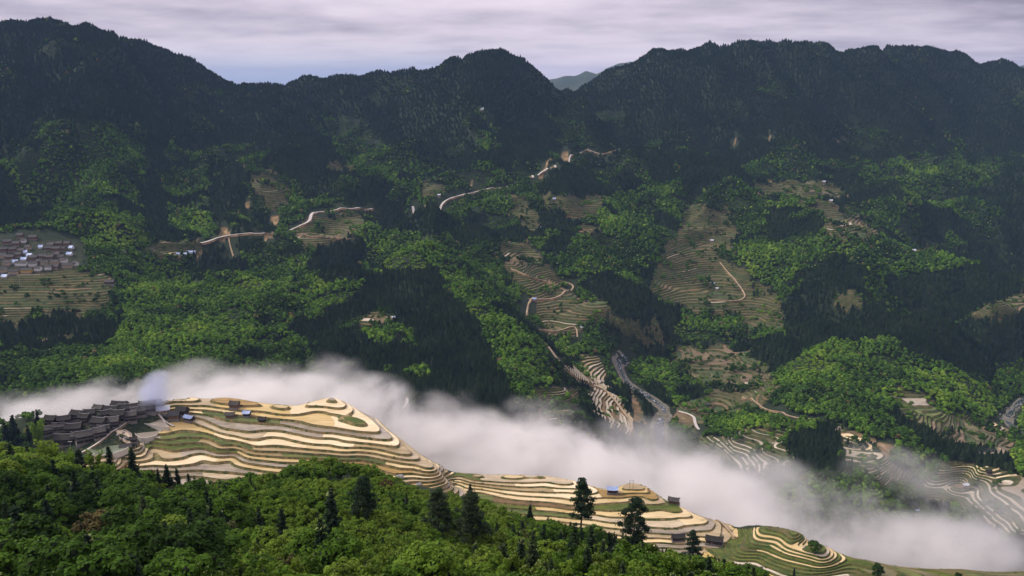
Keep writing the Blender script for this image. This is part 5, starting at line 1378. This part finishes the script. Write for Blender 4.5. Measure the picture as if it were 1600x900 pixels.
KEEP = {0: 262, 1: 300, 2: 274, 3: 300, 4: 60}
for k in range(5):
    nm, pairs, ct = SPEC[k]
    idx = np.where((kind == k) & vis)[0]; order = idx[np.argsort(-(imp[idx]*np.where(inside[idx], 1, .01)))]
    indiv = [i for i in order[:KEEP[k]] if inside[i]]; rest = np.array([i for i in order if i not in set(indiv)], int)
    for i in indiv:
        p_ = Vector((TX[i], TY[i], TZ[i]-.2)); tn = float(tone[i]) if k != 2 else float(np.clip(tone[i]-.1, 0, 1))
        lb = nlabel(k, tpx[i], tpy[i], tn, size[i])
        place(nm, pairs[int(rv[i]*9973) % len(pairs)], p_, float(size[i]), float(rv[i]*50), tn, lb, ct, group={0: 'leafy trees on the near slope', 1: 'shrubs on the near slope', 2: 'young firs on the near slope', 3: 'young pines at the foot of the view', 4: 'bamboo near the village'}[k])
    if len(rest):
        c = bpy.data.collections.new('more_'+nm)
        for a, pr in enumerate(pairs):
            # crown and trunk joined once for the mass
            bm = bmesh.new(); bm.from_mesh(pr[0]); bm.from_mesh(pr[1]); me = bpy.data.meshes.new(nm+'_whole')
            nf0 = len(pr[0].polygons); bm.faces.ensure_lookup_table()
            for f_ in bm.faces[nf0:]: f_.material_index = len(pr[0].materials)
            bm.to_mesh(me); bm.free()
            for mm in list(pr[0].materials)+[pr[1].materials[0]]: me.materials.append(mm)
            o = bpy.data.objects.new(nm+'_'+'abcdefgh'[a], me); c.objects.link(o)
        instancer(nm+'_mass', {0: 'mass of leafy trees filling the near slope', 1: 'mass of green shrubs covering the near slope', 2: 'scattered young firs deep in the near slope', 3: 'further young pines at the foot of the slope', 4: 'further bamboo near the village'}[k],
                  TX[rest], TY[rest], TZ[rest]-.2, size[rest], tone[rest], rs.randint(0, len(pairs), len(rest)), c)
# ================= mist and air =================
print('trees done', time.time()-_t0)
def fog_mat(name, dens, color, seed, bias=0.0, aniso=.2, sc=1.0):
    m = bpy.data.materials.new(name); m.use_nodes = True; t = NT(m.node_tree)
    out = t.n('ShaderNodeOutputMaterial'); tcn = t.n('ShaderNodeTexCoord'); p = pos(t)
    ln = t.vmath('LENGTH', tcn.outputs['Object']).outputs['Value']
    off = t.vmath('ADD', p, (seed*31., seed*17., 0)).outputs[0]
    sq = t.vmath('MULTIPLY', off, (1, 1, 1.5)).outputs[0]
    wq = t.n('ShaderNodeTexNoise', Vector=sq, Scale=.006*sc, Detail=2.0).outputs['Color']; wv = t.vmath('SUBTRACT', wq, (.5, .5, .5)).outputs[0]
    wv = t.vmath('MULTIPLY', wv, (90, 90, 90)).outputs[0]; sq = t.vmath('ADD', sq, wv).outputs[0]
    n = t.math('ADD', t.math('MULTIPLY', t.noise(sq, .008*sc, 3, .5), .4), t.math('MULTIPLY', t.noise(sq, .024*sc, 6, .68), .6))
    f = t.math('ADD', t.math('SUBTRACT', 1.0, ln), t.math('MULTIPLY', t.math('SUBTRACT', n, .5), 4.1))
    f = t.math('ADD', f, bias)
    edge = t.maprange(ln, 1.0, .62, 0, 1, True)
    d = t.math('MULTIPLY', t.math('MULTIPLY', t.maprange(f, .08, .95, 0, 1, True), edge), dens)
    v = t.n('ShaderNodeVolumePrincipled', Color=color, Density=d, Anisotropy=aniso)
    t.link(v.outputs[0], out.inputs['Volume']); return m
FOGC = (.999, .982, .962)
FM = [fog_mat('mist_thick', .05, FOGC, 1, .12), fog_mat('mist_soft', .030, FOGC, 2, .05), fog_mat('mist_thin', .014, FOGC, 3, .0), fog_mat('smoke_blue', .10, (.80, .84, .98), 5, .1, sc=2.2)]
v_, f_ = ICO2
fogme = {}
for i, m in enumerate(FM): fogme[i] = mesh_only('mist_bank', v_*1.02, f_, [m])
FOG = [ # photo x,y of the centre, distance, half width, half height (photo pixels), half depth (m), kind
 (-40, 665, 870, 150, 38, 100, 1), (110, 645, 880, 150, 42, 90, 1), (240, 628, 905, 100, 36, 90, 1), (350, 626, 905, 110, 36, 90, 0), (455, 628, 890, 100, 36, 90, 0),
 (575, 645, 860, 85, 58, 80, 0), (640, 690, 830, 110, 55, 75, 0), (745, 712, 835, 120, 68, 100, 0), (860, 728, 840, 140, 66, 110, 0), (980, 752, 820, 140, 62, 110, 0),
 (1100, 785, 800, 150, 66, 110, 0), (1220, 818, 770, 150, 54, 90, 1), (1370, 856, 735, 170, 46, 80, 1), (1540, 872, 725, 180, 44, 80, 1),
 (1180, 742, 880, 120, 44, 80, 2), (1320, 780, 880, 170, 56, 80, 2), (1420, 745, 930, 140, 44, 70, 2), (1480, 830, 830, 160, 44, 70, 2), (1600, 800, 830, 110, 60, 60, 2), (400, 596, 930, 90, 32, 60, 2),
 (1560, 725, 1050, 70, 30, 40, 2), (610, 668, 775, 75, 26, 28, 1), (680, 712, 742, 60, 24, 22, 2), (1090, 800, 668, 70, 22, 20, 2), (300, 590, 950, 70, 30, 50, 2), (150, 612, 900, 60, 26, 40, 2), (700, 640, 860, 70, 40, 40, 2), (850, 650, 880, 80, 34, 40, 2), (60, 640, 780, 70, 22, 24, 2), (480, 640, 800, 60, 22, 20, 2), (520, 590, 900, 60, 45, 50, 2), (1030, 690, 1000, 120, 40, 80, 2),
]
for i, (x, yy, Y, wx, hz, dy, k) in enumerate(FOG):
    o = link(bpy.data.objects.new('mist_bank', fogme[k])); o.location = at(x, yy, Y)
    o.scale = (wx*Y/1400*1.15, dy, hz*Y/1400*1.12); o.rotation_euler = (0, R(8 if x > 500 else -3), R(-14 if x > 500 else 4))
    tag(o, 'pale mist drifting in the gorge behind the terraces', kind='stuff')
o = link(bpy.data.objects.new('smoke', fogme[3])); o.location = at(240, 618, 775); o.scale = (17, 12, 38); o.rotation_euler = (0, R(22), 0)
tag(o, 'bluish smoke rising from the right end of the village', kind='stuff')
m = bpy.data.materials.new('air_haze'); m.use_nodes = True; t = NT(m.node_tree); out = t.n('ShaderNodeOutputMaterial')
v = t.n('ShaderNodeVolumePrincipled', Color=(.38, .58, 1.0), Density=.00003, Anisotropy=.0); t.link(v.outputs[0], out.inputs['Volume'])
x0, x1, y0, y1, z0, z1 = -19500, 19500, -300, 20500, -641.2, 300
tag(meshob('haze', [(x, y, z) for z in (z0, z1) for y in (y0, y1) for x in (x0, x1)], [(0, 2, 3, 1), (4, 5, 7, 6), (0, 1, 5, 4), (2, 6, 7, 3), (0, 4, 6, 2), (1, 3, 7, 5)], m), 'blue air thickening towards the far mountains', kind='stuff')
# things that look alike: say which one, counted from the left
same = {}
for o in SC.objects:
    if o.parent is None and o.get('category') and o.get('label'): same.setdefault(o['label'], []).append(o)
ORD = ['leftmost', 'second from left', 'third from left', 'fourth from left', 'fifth from left', 'sixth from left', 'seventh from left', 'eighth from left', 'ninth from left', 'tenth from left']
for lb, os_ in same.items():
    if 1 < len(os_) <= 10 and len(lb.split()) <= 13:
        os_.sort(key=lambda o: float(project(o.location.x, o.location.y, o.location.z)[0]))
        for i, o in enumerate(os_): o['label'] = lb+', '+('rightmost' if i == len(os_)-1 else ORD[i])
print('all', time.time()-_t0)
